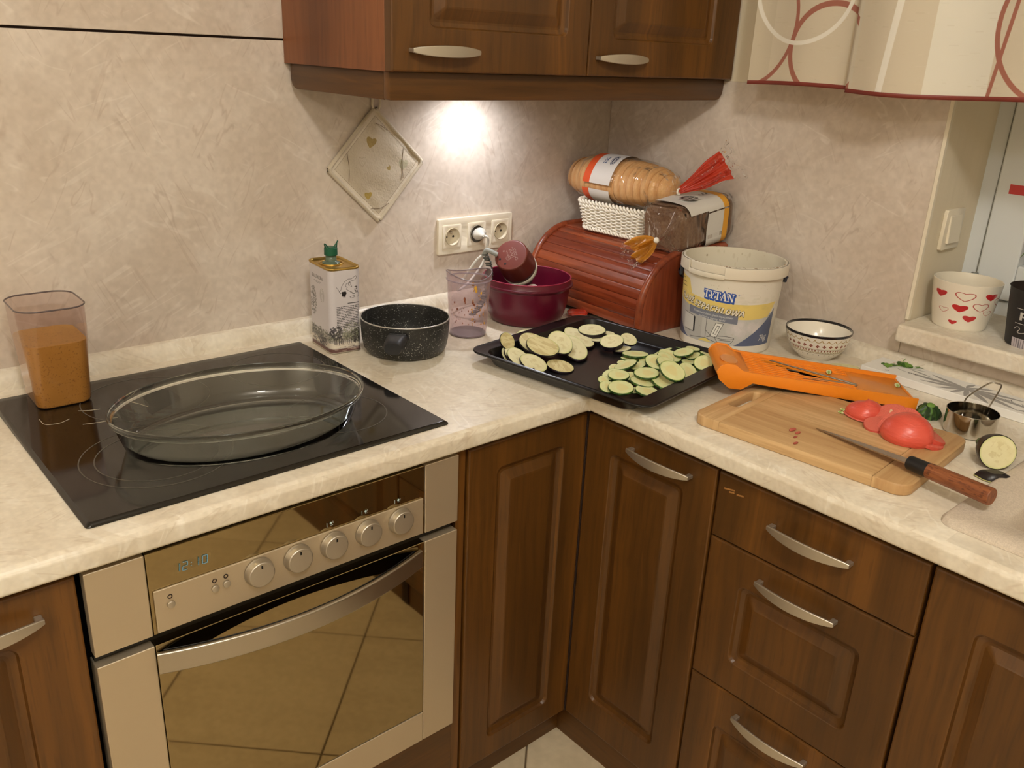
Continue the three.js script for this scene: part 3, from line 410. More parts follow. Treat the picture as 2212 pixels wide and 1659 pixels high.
{ // saucepan
  const t = thing('saucepan', 'black speckled saucepan with pale rim and stubby black handle', 'saucepan', [-0.782, Y, 0.21]);
  const g = lathe([[0.0001, 0.0005], [0.07, 0.0005], [0.0765, 0.003], [0.0825, 0.012], [0.0862, 0.03], [0.088, 0.055], [0.0885, 0.0705], [0.0862, 0.0705], [0.0855, 0.055], [0.0835, 0.03], [0.08, 0.014], [0.074, 0.0065], [0.0001, 0.005]], 96);
  part('pan_body', uvBox(g, 0.12), MAT.granite, t);
  part('rim', at(new THREE.TorusGeometry(0.0876, 0.0013, 10, 120).rotateX(PI / 2), 0, 0.0708, 0), std({ color: 0xc9c7c2, metalness: 0.7, roughness: 0.3 }), t);
  const a = 2.33, d = [Math.cos(a), Math.sin(a)], hs = [], n = 14;       // direction of the handle, to the left front
  for (let i = 0; i <= n; i++) { const s = i / n, L = 0.082 + s * 0.062, y = 0.052 - 0.003 * s + 0.004 * Math.sin(s * PI), w = mix(0.044, 0.036, Math.sqrt(s)) * (i === n ? 0.86 : 1), h = mix(0.013, 0.025, s) * (i === n ? 0.86 : 1); hs.push(rrect(w, h, h * 0.48, 6).map(([p, q]) => new V3(d[0] * L - d[1] * p, y + q, d[1] * L + d[0] * p))); }
  const hd = part('handle', loft(hs, { capA: true, capB: true }), MAT.blackRubber, t);
  part('hanging_slot', M(at(disc(0.007, 0.001, 24, 0.0003).scale(1.5, 1, 0.8).rotateY(-a), d[0] * 0.124, 0.0614, d[1] * 0.124)), MAT.dark, hd);
  part('bracket', at(RB(0.036, 0.026, 0.01, 0.004).rotateY(PI / 2 - a), d[0] * 0.0865, 0.05, d[1] * 0.0865), MAT.black, hd);
  const sp = thing('spoon', 'small metal spoon lying inside the black speckled saucepan', 'spoon', [-0.755, Y + 0.0072, 0.155]);
  part('spoon_bowl', at(new THREE.SphereGeometry(0.016, 24, 12).scale(1.3, 0.35, 1), 0, 0.0057, 0), MAT.mirror, sp); part('spoon_handle', tube([[-0.016, 0.006, 0], [-0.035, 0.008, 0.012], [-0.058, 0.012, 0.03]], 0.0025, 20, 8), MAT.mirror, sp);
}
{ // tall blender beaker
  const t = thing('blender_beaker', 'tall lilac clear blending beaker smeared with sauce specks', 'beaker', [-0.61, Y, 0.195]);
  const n = 96, ring = (r, y, f = 0) => Array.from({ length: n }, (_, i) => { const a = i / n * 2 * PI; return new V3(r * Math.cos(a), y + f * (Math.cos(2 * (a - 0.35)) ), r * Math.sin(a)); });
  part('beaker_wall', loft([ring(0.037, 0.0003), ring(0.0395, 0.003), ring(0.0415, 0.03), ring(0.0445, 0.09), ring(0.046, 0.118), ring(0.0475, 0.123), ring(0.048, 0.133, 0.006)], { capA: true, flip: true }), MAT.lilac, t);
  part('rim', tube(ring(0.048, 0.133, 0.006), 0.0014, 140, 8, true), phys({ color: 0xb9aab0, transmission: 0.6, thickness: 0, roughness: 0.15 }), t);
  part('ledge', at(new THREE.TorusGeometry(0.0472, 0.0016, 10, 96).rotateX(PI / 2), 0, 0.1215, 0), phys({ color: 0xd8cdd6, transmission: 0.7, thickness: 0, roughness: 0.1 }), t);
  part('base_disc', at(disc(0.0385, 0.005, 64), 0, 0.001, 0), phys({ color: 0x9d8f92, transmission: 0.5, thickness: 0, roughness: 0.2 }), t);
  const r = rng(77), y0 = [], o0 = []; const camA = Math.atan2(1.398, -1.119);
  for (let i = 0; i < 90; i++) { const red = r() > 0.62, a = camA + (red ? (r() - 0.3) * 1.5 : -0.15 - r() * 1.15), y = red ? 0.03 + r() * 0.06 : 0.03 + Math.pow(r(), 1.3) * 0.085, R = mix(0.0415, 0.0455, (y - 0.03) / 0.085) - 0.0008, s = 0.0006 + r() * r() * 0.0022; (red ? o0 : y0).push(at(new THREE.SphereGeometry(s, 6, 5).scale(0.5, 1 + r(), 1), 0, 0, 0).applyMatrix4(new THREE.Matrix4().makeRotationY(-a)).translate(R * Math.cos(a), y, R * Math.sin(a))); }
  for (const [a, y, s] of [[-0.32, 0.112, 0.0036], [-0.36, 0.106, 0.0028], [-0.62, 0.1, 0.0022], [-0.2, 0.121, 0.003]]) y0.push(new THREE.SphereGeometry(s, 8, 6).scale(0.4, 1.5, 1).applyMatrix4(new THREE.Matrix4().makeRotationY(-(camA + a))).translate(0.045 * Math.cos(camA + a), y, 0.045 * Math.sin(camA + a)));
  tag(part('food_specks', M(y0), std({ color: 0xd9a53c, roughness: 0.5 }), t, 'yellow sauce specks'), null, null, null, 'stuff'); tag(part('food_specks', M(o0), std({ color: 0x9c5a34, roughness: 0.5 }), t, 'brown sauce specks'), null, null, null, 'stuff');
}
{ // maroon bowl
  const t = thing('mixing_bowl', 'deep maroon plastic bowl holding a hand blender, in front of the bread bin', 'bowl', [-0.428, Y, 0.178]);
  part('bowl_wall', lathe([[0.0001, 0.0005], [0.073, 0.0005], [0.079, 0.003], [0.087, 0.018], [0.094, 0.045], [0.0975, 0.078], [0.098, 0.083], [0.1035, 0.084], [0.1045, 0.087], [0.1035, 0.0895], [0.1, 0.09], [0.0995, 0.101], [0.098, 0.102], [0.0965, 0.101], [0.0962, 0.088], [0.094, 0.07], [0.0905, 0.042], [0.0835, 0.018], [0.076, 0.005], [0.0001, 0.0035]], 112), MAT.maroon, t);
  part('rim', at(new THREE.TorusGeometry(0.0985, 0.0016, 10, 112).rotateX(PI / 2), 0, 0.1012, 0), std({ color: 0x8f2440, roughness: 0.25 }), t);
  const sp = thing('plastic_spoon', 'white plastic spoon standing in the maroon bowl, its tip above the front rim', 'spoon', [-0.405, Y + 0.0045, 0.165]);
  part('spoon_tip', at(new THREE.SphereGeometry(0.012, 24, 14).scale(1.15, 0.5, 0.85), -0.043, 0.081, 0.053), MAT.white, sp); part('spoon_handle', tube([[-0.041, 0.078, 0.05], [-0.02, 0.04, 0.026], [0, 0.002, 0]], 0.0032, 20, 8), MAT.white, sp);
}
{ // hand blender motor part leaning in the bowl, with cord and plug
  const f = new V3(-0.475, 1.052, 0.172), e = new V3(-0.452, 1.0, 0.214), ax = e.clone().sub(f).normalize();
  const toCam = new V3(-1.7288, 1.4716, 1.5928).sub(f).normalize(), side = new V3(0.67, 0, 0.74);
  const n = toCam.clone().multiplyScalar(0.8).add(new V3(0, 1, 0).multiplyScalar(0.46)).add(side.clone().multiplyScalar(-0.33)).normalize();   // face normal
  const t = thing('hand_blender', 'brick red hand blender body leaning in the maroon bowl with coiled grey cord', 'blender', [f.x, f.y, f.z]);
  const q = new THREE.Quaternion().setFromUnitVectors(new V3(0, 1, 0), n), put = (m) => { m.quaternion.copy(q); return m; };
  const body = put(part('motor_body', lathe([[0.0001, -0.062], [0.04, -0.062], [0.0408, -0.05], [0.0388, -0.018], [0.0382, -0.004], [0.0365, -0.0008], [0.034, 0], [0.0001, 0]], 72), MAT.terracotta, t));
  put(part('white_collar', lathe([[0.0001, -0.078], [0.038, -0.078], [0.0405, -0.074], [0.0408, -0.0615], [0.0001, -0.0615]], 72), std({ color: 0xb9b2a0, roughness: 0.45 }), t));
  put(part('mixing_shaft', lathe([[0.0001, -0.13], [0.013, -0.13], [0.016, -0.115], [0.02, -0.0775], [0.0001, -0.0775]], 40), MAT.greyPlastic, t));
  const print = canvasTex(256, 256, (c) => { c.fillStyle = '#000'; c.fillRect(0, 0, 256, 256); c.fillStyle = '#fff'; c.strokeStyle = '#fff'; c.lineWidth = 5; c.save(); c.translate(140, 120); c.rotate(-1.0); for (const [y, h, w, k] of [[-36, 8, 96, 9], [-8, 22, 92, 6], [22, 9, 116, 12], [40, 8, 84, 9]]) for (let i = 0; i < k; i++) { const x = -w / 2 + i * w / k; c.beginPath(); c.moveTo(x, y + h * (i % 2)); c.lineTo(x + w / k * 0.5, y + h * ((i * 3 + 1) % 2)); c.lineTo(x + w / k * 0.6, y + h * 0.5); c.stroke(); } c.restore(); c.beginPath(); c.arc(92, 128, 20, 0, 7); c.stroke(); c.beginPath(); c.arc(128, 196, 12, 0, 7); c.stroke(); c.fillRect(110, 40, 16, 16); });
  const face = part('face_print', new THREE.CircleGeometry(0.032, 48).rotateX(-PI / 2).translate(0, 0.0002, 0), std({ color: 0x8d6a60, alphaMap: print, transparent: true, roughness: 0.5 }), body);
  for (const [x, z] of [[-0.022, -0.014], [-0.024, 0.004]]) part('screw_hole', at(disc(0.0026, 0.0006, 16, 0.0002), x, -0.0001, z), MAT.dark, body);
  // strain relief, coil, straight lead, plug (all hang on the blender)
  const rel = (p) => new V3(p[0] - f.x, p[1] - f.y, p[2] - f.z);
  part('strain_relief', tube([[-0.495, 1.05, 0.15], [-0.51, 1.058, 0.132], [-0.513, 1.046, 0.125]].map(rel), 0.0055, 16, 10), MAT.greyPlastic, t);
  const coil = [], c0 = [[-0.512, 1.05, 0.125], [-0.504, 1.03, 0.13], [-0.499, 0.99, 0.13], [-0.533, 0.93, 0.135], [-0.54, 0.912, 0.12]].map((p) => new V3(...p)), cc = new THREE.CatmullRomCurve3(c0), N = 420;
  for (let i = 0; i <= N; i++) { const s = i / N, p = cc.getPointAt(s), a = s * 2 * PI * 24; coil.push([p.x + 0.0062 * Math.cos(a), p.y + 0.001 * Math.sin(a * 0.5), p.z + 0.0062 * Math.sin(a)]); }
  part('coiled_cord', tube(coil.map(rel), 0.0017, 900, 6), std({ color: 0x4c4d47, roughness: 0.45 }), t);
  part('cord', tube([[-0.455, 1.071, 0.052], [-0.446, 1.066, 0.056], [-0.442, 1.045, 0.05], [-0.448, 1.0, 0.04], [-0.49, 0.96, 0.04], [-0.535, 0.955, 0.06], [-0.54, 0.99, 0.09], [-0.525, 1.03, 0.11], [-0.515, 1.045, 0.12]].map(rel), 0.0031, 80, 8), MAT.cordWhite, t);
  const pg = part('plug', M(at(lathe([[0.0001, 0], [0.0165, 0], [0.017, 0.004], [0.015, 0.012], [0.0075, 0.022], [0.0055, 0.034], [0.0001, 0.034]], 32).scale(1, 1, 0.82), 0, 0, 0)), std({ color: 0xd2cec4, roughness: 0.4 }), t);
  pg.quaternion.setFromUnitVectors(new V3(0, 1, 0), new V3(-0.35, 0.05, 0.93).normalize()); pg.position.copy(rel([-0.4395, 1.068, 0.014]));
}
{ // triple socket on the wall
  const t = thing('wall_socket', 'cream triple wall socket on the stone splashback, plug in the middle', 'socket', [-0.4425, 1.0675, 0]);
  const hole = (x) => Array.from({ length: 40 }, (_, i) => [x + 0.0198 * Math.cos(i / 40 * 2 * PI), 0.0198 * Math.sin(i / 40 * 2 * PI)]);
  const outl = rrect(0.221, 0.082, 0.003, 4);
  part('frame', extrude(outl, 0.009, { holes: [-0.0725, 0, 0.0725].map(hole), bevel: 0.0015 }), MAT.socket, t);
  for (const x of [-0.0725, 0, 0.0725]) {
    const m = part('socket_insert', at(extrude(rrect(0.054, 0.054, 0.003, 4), 0.0022, { holes: [hole(0)], bevel: 0.0008 }), x, 0, 0.0086), MAT.socket, t);
    part('well', at(lathe([[0.0001, -0.004], [0.0194, -0.004], [0.0197, 0.0088]], 48).rotateX(PI / 2), x, 0, 0.005), std({ color: x === 0 ? 0x8f887a : 0xd8ccb2, roughness: 0.4 }), m);
    for (const [dx, dy, r] of [[-0.0095, -0.002, 0.0027], [0.0095, -0.002, 0.0027]]) part('contact_hole', at(disc(r, 0.001, 16, 0.0003).rotateX(PI / 2), x + dx, dy, 0.0012), MAT.dark, m);
    part('earth_pin', at(lathe([[0.0001, 0], [0.0024, 0], [0.0024, 0.008], [0.0016, 0.0098], [0.0001, 0.01]], 16).rotateX(PI / 2), x, 0.0095, 0.001), MAT.satin, m);
  }
}
{ // quilted pot holder on a hook
  const t = thing('pot_holder', 'quilted beige pot holder with pale hearts hanging as a diamond on the wall', 'pot holder', [-0.714, 1.236, 0.003]);
  const S = 0.166, n = 40, R = rng(8), grid = [], th = 0.0085;
  const q = (u, v) => { const e = Math.min(u, 1 - u, v, 1 - v), puff = sstep(0, 0.05, e) * 0.35 + sstep(0.075, 0.2, e) * 0.65 - 0.3 * Math.exp(-Math.pow((e - 0.068) / 0.012, 2)); return th * (0.4 + 0.55 * puff) + 0.002 * (vn(u * 5, v * 5, 99, 99, 3) - 0.5) + 0.0012 * Math.sin(u * 14 + v * 5) * sstep(0.1, 0.3, e); };
  const pos = [], uv = [], idx = [];
  for (const back of [0, 1]) for (let j = 0; j <= n; j++) for (let i = 0; i <= n; i++) { const u = i / n, v = j / n; let x = (u - 0.5), y = (v - 0.5); const cr = 0.5 - 0.055, ex = Math.max(0, Math.abs(x) - cr), ey = Math.max(0, Math.abs(y) - cr), l = Math.hypot(ex, ey); if (l > 0.055) { x = Math.sign(x) * (cr + ex * 0.055 / l); y = Math.sign(y) * (cr + ey * 0.055 / l); } pos.push(x * S, y * S, back ? 0 : q(u, v)); uv.push(u, v); }
  const m = (n + 1) * (n + 1); for (const b of [0, 1]) for (let j = 0; j < n; j++) for (let i = 0; i < n; i++) { const a = b * m + j * (n + 1) + i; b ? idx.push(a, a + n + 2, a + 1, a, a + n + 1, a + n + 2) : idx.push(a, a + 1, a + n + 2, a, a + n + 2, a + n + 1); }
  for (let i = 0; i < n; i++) for (const [a, b] of [[i, i + 1], [n * (n + 1) + i + 1, n * (n + 1) + i], [(i + 1) * (n + 1), i * (n + 1)], [i * (n + 1) + n, (i + 1) * (n + 1) + n]]) idx.push(a, m + b, b, a, m + a, m + b);
  const g = new THREE.BufferGeometry(); g.setAttribute('position', new THREE.Float32BufferAttribute(pos, 3)); g.setAttribute('uv', new THREE.Float32BufferAttribute(uv, 2)); g.setIndex(idx); g.computeVertexNormals();
  const cloth = canvasTex(512, 512, (c) => { c.fillStyle = '#ccbfa9'; c.fillRect(0, 0, 512, 512); c.fillStyle = '#d9cdb8'; for (const r of [[0, 0, 512, 36], [0, 476, 512, 36], [0, 0, 36, 512], [476, 0, 36, 512]]) c.fillRect(...r); c.strokeStyle = '#8d7c66'; c.lineWidth = 2; c.strokeRect(37, 37, 438, 438);
    const heart = (x, y, s, rot, col, line) => { c.save(); c.translate(x, y); c.rotate(rot); c.scale(s, s); c.beginPath(); c.moveTo(0, 10); c.bezierCurveTo(-16, -2, -10, -14, 0, -6); c.bezierCurveTo(10, -14, 16, -2, 0, 10); if (line) { c.strokeStyle = col; c.lineWidth = 1.2; c.stroke(); } else { c.fillStyle = col; c.fill(); } c.restore(); };
    const H = PI / 4; heart(330, 120, 3.6, H + 0.3, '#a48e58'); heart(70, 330, 2.6, H, '#b9a15a'); heart(300, 330, 1.6, H - 0.4, '#a8935f'); heart(200, 150, 3, H, '#bcae95', true); heart(390, 400, 3.8, H + 0.2, '#b9b296'); heart(240, 420, 3, H, '#c1b59d', true); });
  const mesh = part('quilted_cloth', at(g, 0, 0, 0, 0, 0, PI / 4 + 0.03), std({ map: cloth, roughness: 0.95, bumpMap: speckBump, bumpScale: 0.0006 }), t);
  const sq = rrect(S * 0.985, S * 0.985, 0.012, 6).map(([x, y]) => new V3(x, y, 0.0035).applyAxisAngle(new V3(0, 0, 1), PI / 4 + 0.03)); part('bound_edge', tube(sq, 0.0046, 160, 8, true), std({ color: 0xcfc2ab, roughness: 0.95, bumpMap: speckBump, bumpScale: 0.0006 }), t);
  const seam = (p) => tube(p.map(([x, y, z]) => new V3(x, y, z).applyAxisAngle(new V3(0, 0, 1), 0.03)), 0.0006, 24, 5); const st = std({ color: 0x85735c, roughness: 0.9 });
  part('quilting_seam', seam([[-0.072, 0.03, 0.0075], [-0.069, 0, 0.0082], [-0.071, -0.028, 0.0075]]), st, t); part('quilting_seam', seam([[0.066, 0.034, 0.0075], [0.061, 0.006, 0.0084], [0.062, -0.03, 0.008]]), st, t); part('quilting_seam', seam([[-0.02, -0.087, 0.0075], [0.004, -0.088, 0.008], [0.024, -0.08, 0.0075]]), st, t); part('quilting_seam', seam([[-0.002, 0.086, 0.0075], [0.014, 0.079, 0.008], [0.026, 0.07, 0.0075]]), st, t);
  part('hanging_loop', tube([[-0.004, 0.108, 0.004], [-0.009, 0.122, 0.004], [-0.006, 0.138, 0.004], [0.002, 0.143, 0.004], [0.009, 0.137, 0.004], [0.009, 0.122, 0.004], [0.004, 0.11, 0.004]], 0.0026, 40, 8), std({ color: 0xd8ccb6, roughness: 0.9 }), t);
  part('wall_hook', M(tube([[0.002, 0.15, 0.0], [0.002, 0.15, 0.006], [0.002, 0.141, 0.01], [0.002, 0.146, 0.014]], 0.0014, 20, 6), at(RB(0.016, 0.022, 0.002, 0.001), 0.002, 0.153, -0.0015)), MAT.satin, t);
}

// ------------------------------------------------------------------ bread bin, basket, loaves, bucket
const profile = (r, yb = 0) => { const o = [[-0.19 - r, yb]]; for (let i = 0; i <= 24; i++) { const a = PI - i / 24 * PI / 2; o.push([-0.19 + r * Math.cos(a), 0.05 + r * Math.sin(a)]); } return o; };      // x, height above the worktop
{
  const t = thing('bread_bin', 'red brown wooden roll-top bread bin of curved slats in the corner', 'bread bin', [0, Y, 0]);
  const R = 0.126, panel = (z0, skew, label) => { const o = [...profile(R), [-0.025, 0.05 + R], [-0.025, 0]]; const p = part('side_panel', uvBox(at(extrude(o, 0.015, { bevel: 0.003, seg: 3, curve: 12 }), skew, 0, z0), 0.4), MAT.binWood, t);
    const o2 = profile(R - 0.004).map(([x, y]) => [x + skew, Math.max(0.006, y), z0 + 0.0075]); part('rounded_edge', tube([...o2, [-0.03 + skew, 0.046 + R, z0 + 0.0075]], 0.0085, 90, 10), MAT.binWood, p); return p; };
  panel(0.032, 0.022); panel(0.408, 0.0);
  // slats along the roll
  const pts = profile(R - 0.012, 0.012), L = [0]; for (let i = 1; i < pts.length; i++) L.push(L[i - 1] + Math.hypot(pts[i][0] - pts[i - 1][0], pts[i][1] - pts[i - 1][1])); const T = L[L.length - 1];
  const on = (s) => { s = clamp(s, 0, T); let k = 1; while (k < L.length - 1 && L[k] < s) k++; const f = (s - L[k - 1]) / (L[k] - L[k - 1]), a = pts[k - 1], b = pts[k]; const d = Math.hypot(b[0] - a[0], b[1] - a[1]); return [mix(a[0], b[0], f), mix(a[1], b[1], f), -(b[1] - a[1]) / d, (b[0] - a[0]) / d]; };
  const NS = 10, bw = T / NS, tones = [0xffffff, 0xe4d2c8, 0xf6e6da, 0xd8c4bc].map((c) => std({ map: redwood, roughness: 0.28, color: c }));
  for (let i = 0; i < NS; i++) { const s0 = i * bw + 0.0003, s1 = (i + 1) * bw - 0.0003, cs = []; for (let k = 0; k <= 6; k++) { const f = k / 6, [x, y, nx, ny] = on(mix(s0, s1, f)); const h = 0.0072 - 0.0016 * Math.pow(Math.abs(2 * f - 1), 8); cs.push([x + nx * h, y + ny * h]); } const bk = [on(s1), on(s0)].map(([x, y]) => [x, y]);
    const out = [...cs, ...bk], ring = (z, sk) => out.map(([x, y]) => new V3(x + sk, y, z)); let g = loft([ring(0.047, 0.021), ring(0.408, 0.001)], { capA: true, capB: true }); part('slat', uvBox(toCreasedNormals(g.toNonIndexed(), 0.5), 0.4, 'z', i * 0.17, i * 0.23), tones[i % 4], t); }
  part('top_board', uvBox(box(-0.188, -0.025, 0.05 + R - 0.014, 0.05 + R - 0.003, 0.047, 0.408, 0.002), 0.4, 'z'), MAT.binWood, t);
  part('back_board', uvBox(box(-0.034, -0.025, 0.004, 0.05 + R - 0.014, 0.047, 0.408, 0), 0.4, 'z'), MAT.binWood, t);
}
{ // red packet lying between bowl and bin
  const t = thing('snack_packet', 'crumpled red and clear film packet lying between maroon bowl and bread bin', 'packet', [-0.318, Y + 0.001, 0.235]);
  const r = rng(3), rows = []; for (let j = 0; j < 7; j++) { const row = []; for (let i = 0; i < 16; i++) { const a = i / 16 * 2 * PI, k = 1 - Math.pow(Math.abs(j / 6 * 2 - 1), 3) * 0.7; row.push(new V3((j - 3) * 0.008, Math.max(0.0008, 0.008 + 0.008 * k * Math.sin(a) + r() * 0.003), 0.025 * k * Math.cos(a) + r() * 0.003)); } rows.push(row); }
  part('wrapper', loft(rows, { capA: true, capB: true }), phys({ color: 0xc23a26, roughness: 0.2, clearcoat: 0.6 }), t); part('clear_end', at(RB(0.02, 0.003, 0.03, 0.001), -0.03, 0.008, 0.008, 0.1, 0, 0.3), MAT.film, t);
}
const BT = Y + 0.05 + 0.126;         // top of the bread bin
{ // white wicker basket
  const t = thing('wicker_basket', 'small white woven wicker basket on top of the bread bin', 'basket', [-0.118, BT, 0.205], 0.02);
  const W0 = 0.15, D0 = 0.205, H = 0.07, rowsN = 15, strands = [], stakes = [], Nst = 44;
  const outline = (f) => rrect(W0 + 0.018 * f, D0 + 0.022 * f, 0.03, 10), per = (f, s) => { const o = outline(f); const L = [0]; for (let i = 1; i <= o.length; i++) L.push(L[i - 1] + Math.hypot(o[i % o.length][0] - o[i - 1][0], o[i % o.length][1] - o[i - 1][1])); const T = L[o.length]; let q = mod(s, 1) * T, k = 1; while (k < o.length && L[k] < q) k++; const g = (q - L[k - 1]) / (L[k] - L[k - 1]), a = o[k - 1], b = o[k % o.length], d = Math.hypot(b[0] - a[0], b[1] - a[1]) || 1; return [mix(a[0], b[0], g), mix(a[1], b[1], g), (b[1] - a[1]) / d, -(b[0] - a[0]) / d]; };
  for (let j = 0; j < rowsN; j++) { const f = (j + 0.5) / rowsN, p = []; for (let i = 0; i < Nst * 4; i++) { const s = i / (Nst * 4), [x, z, nx, nz] = per(f, s), o = 0.0026 * Math.sin(s * Nst * PI + j * PI) * (1); p.push(new V3(x + nx * o, 0.004 + f * (H - 0.014), z + nz * o)); } strands.push(tube(p, 0.0021, Nst * 6, 6, true)); }
  for (let i = 0; i < Nst; i++) { const a = per(0, i / Nst), b = per(1, i / Nst); stakes.push(tube([[a[0], 0.001, a[1]], [(a[0] + b[0]) / 2, H / 2, (a[1] + b[1]) / 2], [b[0], H - 0.004, b[1]]], 0.0016, 4, 6)); }
  tag(part('woven_side', M(strands), MAT.wicker, t), null, null, null, 'stuff'); tag(part('upright_stake', M(stakes), MAT.wicker, t), null, null, null, 'stuff');
  const braid = (f, y, r, k, name) => { const ps = [0, 1].map((ph) => { const p = []; for (let i = 0; i < 300; i++) { const s = i / 300, [x, z, nx, nz] = per(f, s), a = s * 2 * PI * k + ph * PI; p.push(new V3(x + nx * r * Math.cos(a), y + r * Math.sin(a), z + nz * r * Math.cos(a))); } return tube(p, r * 0.85, 600, 6, true); }); part(name, M(ps), MAT.wicker, t); };
  braid(1.02, H - 0.003, 0.0036, 34, 'braided_rim'); braid(0.02, 0.004, 0.0032, 34, 'braided_foot'); braid(0.92, H - 0.012, 0.003, 34, 'braided_band');
  part('base', at(extrude(rrect(W0 - 0.004, D0 - 0.004, 0.03, 8), 0.004).rotateX(PI / 2), 0, 0.0045, 0), MAT.wicker, t);
}
// a bag film: rings along an axis closing to a tied neck, wrinkled towards the neck
function sheetPatch(fn, nu, nv) { const pos = [], uv = [], idx = []; for (let j = 0; j <= nv; j++) for (let i = 0; i <= nu; i++) { const p = fn(i / nu, j / nv); pos.push(p[0], p[1], p[2]); uv.push(i / nu, j / nv); } for (let j = 0; j < nv; j++) for (let i = 0; i < nu; i++) { const a = j * (nu + 1) + i; idx.push(a, a + 1, a + nu + 2, a, a + nu + 2, a + nu + 1); } const g = new THREE.BufferGeometry(); g.setAttribute('position', new THREE.Float32BufferAttribute(pos, 3)); g.setAttribute('uv', new THREE.Float32BufferAttribute(uv, 2)); g.setIndex(idx); g.computeVertexNormals(); return g; }
const RED = phys({ color: 0xd2452c, roughness: 0.25, transmission: 0.35, thickness: 0, side: THREE.DoubleSide }), AMBER = phys({ color: 0xd08a1e, roughness: 0.3, transmission: 0.4, thickness: 0, side: THREE.DoubleSide });
{ // pale loaf along the room's z, in its bag, on the basket
  const C = [-0.128, BT + 0.07 + 0.045, 0.172], hw = 0.064, hh = 0.054, half = 0.164;
  const k = (s) => Math.pow(Math.max(0, 1 - Math.pow(Math.abs(s), 3.2)), 0.4);
  const ringAt = (s, e, n = 40) => { const q = k(s); return Array.from({ length: n }, (_, i) => { const a = i / n * 2 * PI, c = Math.cos(a), d = Math.sin(a); const y = d < 0 ? -Math.pow(-d, 0.75) * (hh - 0.004) : d * hh; return new V3(c * (hw * q + e), y * (d < 0 ? Math.max(q, 0.55) : q) + d * e, s * half); }); };
  const loaf = thing('bread_loaf', 'long pale sliced loaf lying across the white basket in a clear bag', 'bread', C);
  const NS = 17, r = rng(12); for (let i = 0; i < NS; i++) { const s0 = -0.985 + 1.97 * i / NS + 0.001, s1 = -0.985 + 1.97 * (i + 1) / NS - 0.001, m = part('slice', loft([ringAt(s0, -0.0011), ringAt(s0 + 0.008, 0), ringAt((s0 + s1) / 2, 0.0002), ringAt(s1 - 0.008, 0), ringAt(s1, -0.0011)], { capA: true, capB: true, flip: false }), std({ map: crustTex, roughness: 0.75 }), loaf); m.rotation.x = (r() - 0.5) * 0.03; m.position.y = (r() - 0.5) * 0.0012; }
  const bag = thing('bread_bag', 'clear bread bag with white and orange band and twisted red tail, over the basket', 'bag', C);
  const neck = new V3(-0.018, 0.004, 0.186), rings = [], n = 72; const wr = (a, z, amp) => amp * (Math.sin(a * 5 + z * 40) * 0.4 + Math.sin(a * 9 - z * 70 + 1) * 0.35 + Math.sin(a * 14 + 2) * 0.3);
  for (let j = 0; j <= 34; j++) { const f = j / 34, s = -1.06 + f * 2.0; let ring = ringAt(clamp(s, -0.97, 0.97), 0.0042, n).map((p, i) => { const a = i / n * 2 * PI, w = wr(a, s, 0.0018 + 0.0024 * sstep(0.5, 1, Math.abs(s))); return new V3(p.x + Math.cos(a) * w, p.y + Math.sin(a) * w, s * half); });
    if (s < -0.9) { const q = clamp((-s - 0.9) / 0.16); ring = ring.map((p) => new V3(p.x * mix(1, 1.02, q), mix(p.y, 0.012 + p.y * 0.06, q), p.z - 0.006 * q)); } rings.push(ring); }
  const last = rings[rings.length - 1]; for (let j = 1; j <= 12; j++) { const f = j / 12, g = sstep(0, 1, f); rings.push(last.map((p, i) => { const a = i / n * 2 * PI, rr = mix(1, 0.075, Math.pow(g, 0.8)), pl = 1 + 0.22 * Math.sin(a * 11 + 1) * g; return new V3(mix(p.x * rr * pl, neck.x + p.x * 0.08 * pl, g), mix(p.y * rr * pl, neck.y + p.y * 0.08 * pl, g), mix(p.z, neck.z, f)); })); }
  part('bag_film', loft(rings, { capA: true }), MAT.film, bag);
  part('tie', at(new THREE.TorusGeometry(0.006, 0.0022, 8, 20), neck.x, neck.y, neck.z), MAT.white, bag);
  const band = canvasTex(256, 512, (c) => { c.fillStyle = '#dcd6d0'; c.fillRect(0, 0, 256, 512); c.fillStyle = '#dc5527'; c.fillRect(0, 0, 66, 512); c.fillStyle = '#2c3350'; c.save(); c.translate(150, 210); c.rotate(PI / 2); c.beginPath(); c.ellipse(0, -50, 56, 26, 0, 0, 7); c.fill(); c.strokeStyle = '#e6e2dc'; c.lineWidth = 5; c.beginPath(); c.ellipse(0, -50, 48, 20, 0, 0, 7); c.stroke(); c.fillStyle = '#e9e5df'; for (let i = 0; i < 6; i++) c.fillRect(-34 + i * 11, -57, 7, 13); c.fillStyle = '#4a5578'; for (let i = 0; i < 5; i++) { c.fillRect(-46 + i * 15, 2, 11, 13); c.fillRect(-46 + i * 12, 22, 8, 9); } c.restore(); });
  const strip = (a0, a1, v0, v1) => sheetPatch((u, v) => { const a = mix(a0, a1, v), z = mix(-0.066, 0.022, u) + 0.003 * Math.sin(a * 3), s = clamp(z / half, -0.97, 0.97), q = k(s), c = Math.cos(a), d = Math.sin(a), e = 0.0068; const y = d < 0 ? -Math.pow(-d, 0.75) * (hh - 0.004) : d * hh; return [c * (hw * q + e) , y * (d < 0 ? Math.max(q, 0.55) : q) + d * e, z]; }, 10, 40);
  const bm = std({ map: band, roughness: 0.45, side: THREE.DoubleSide });
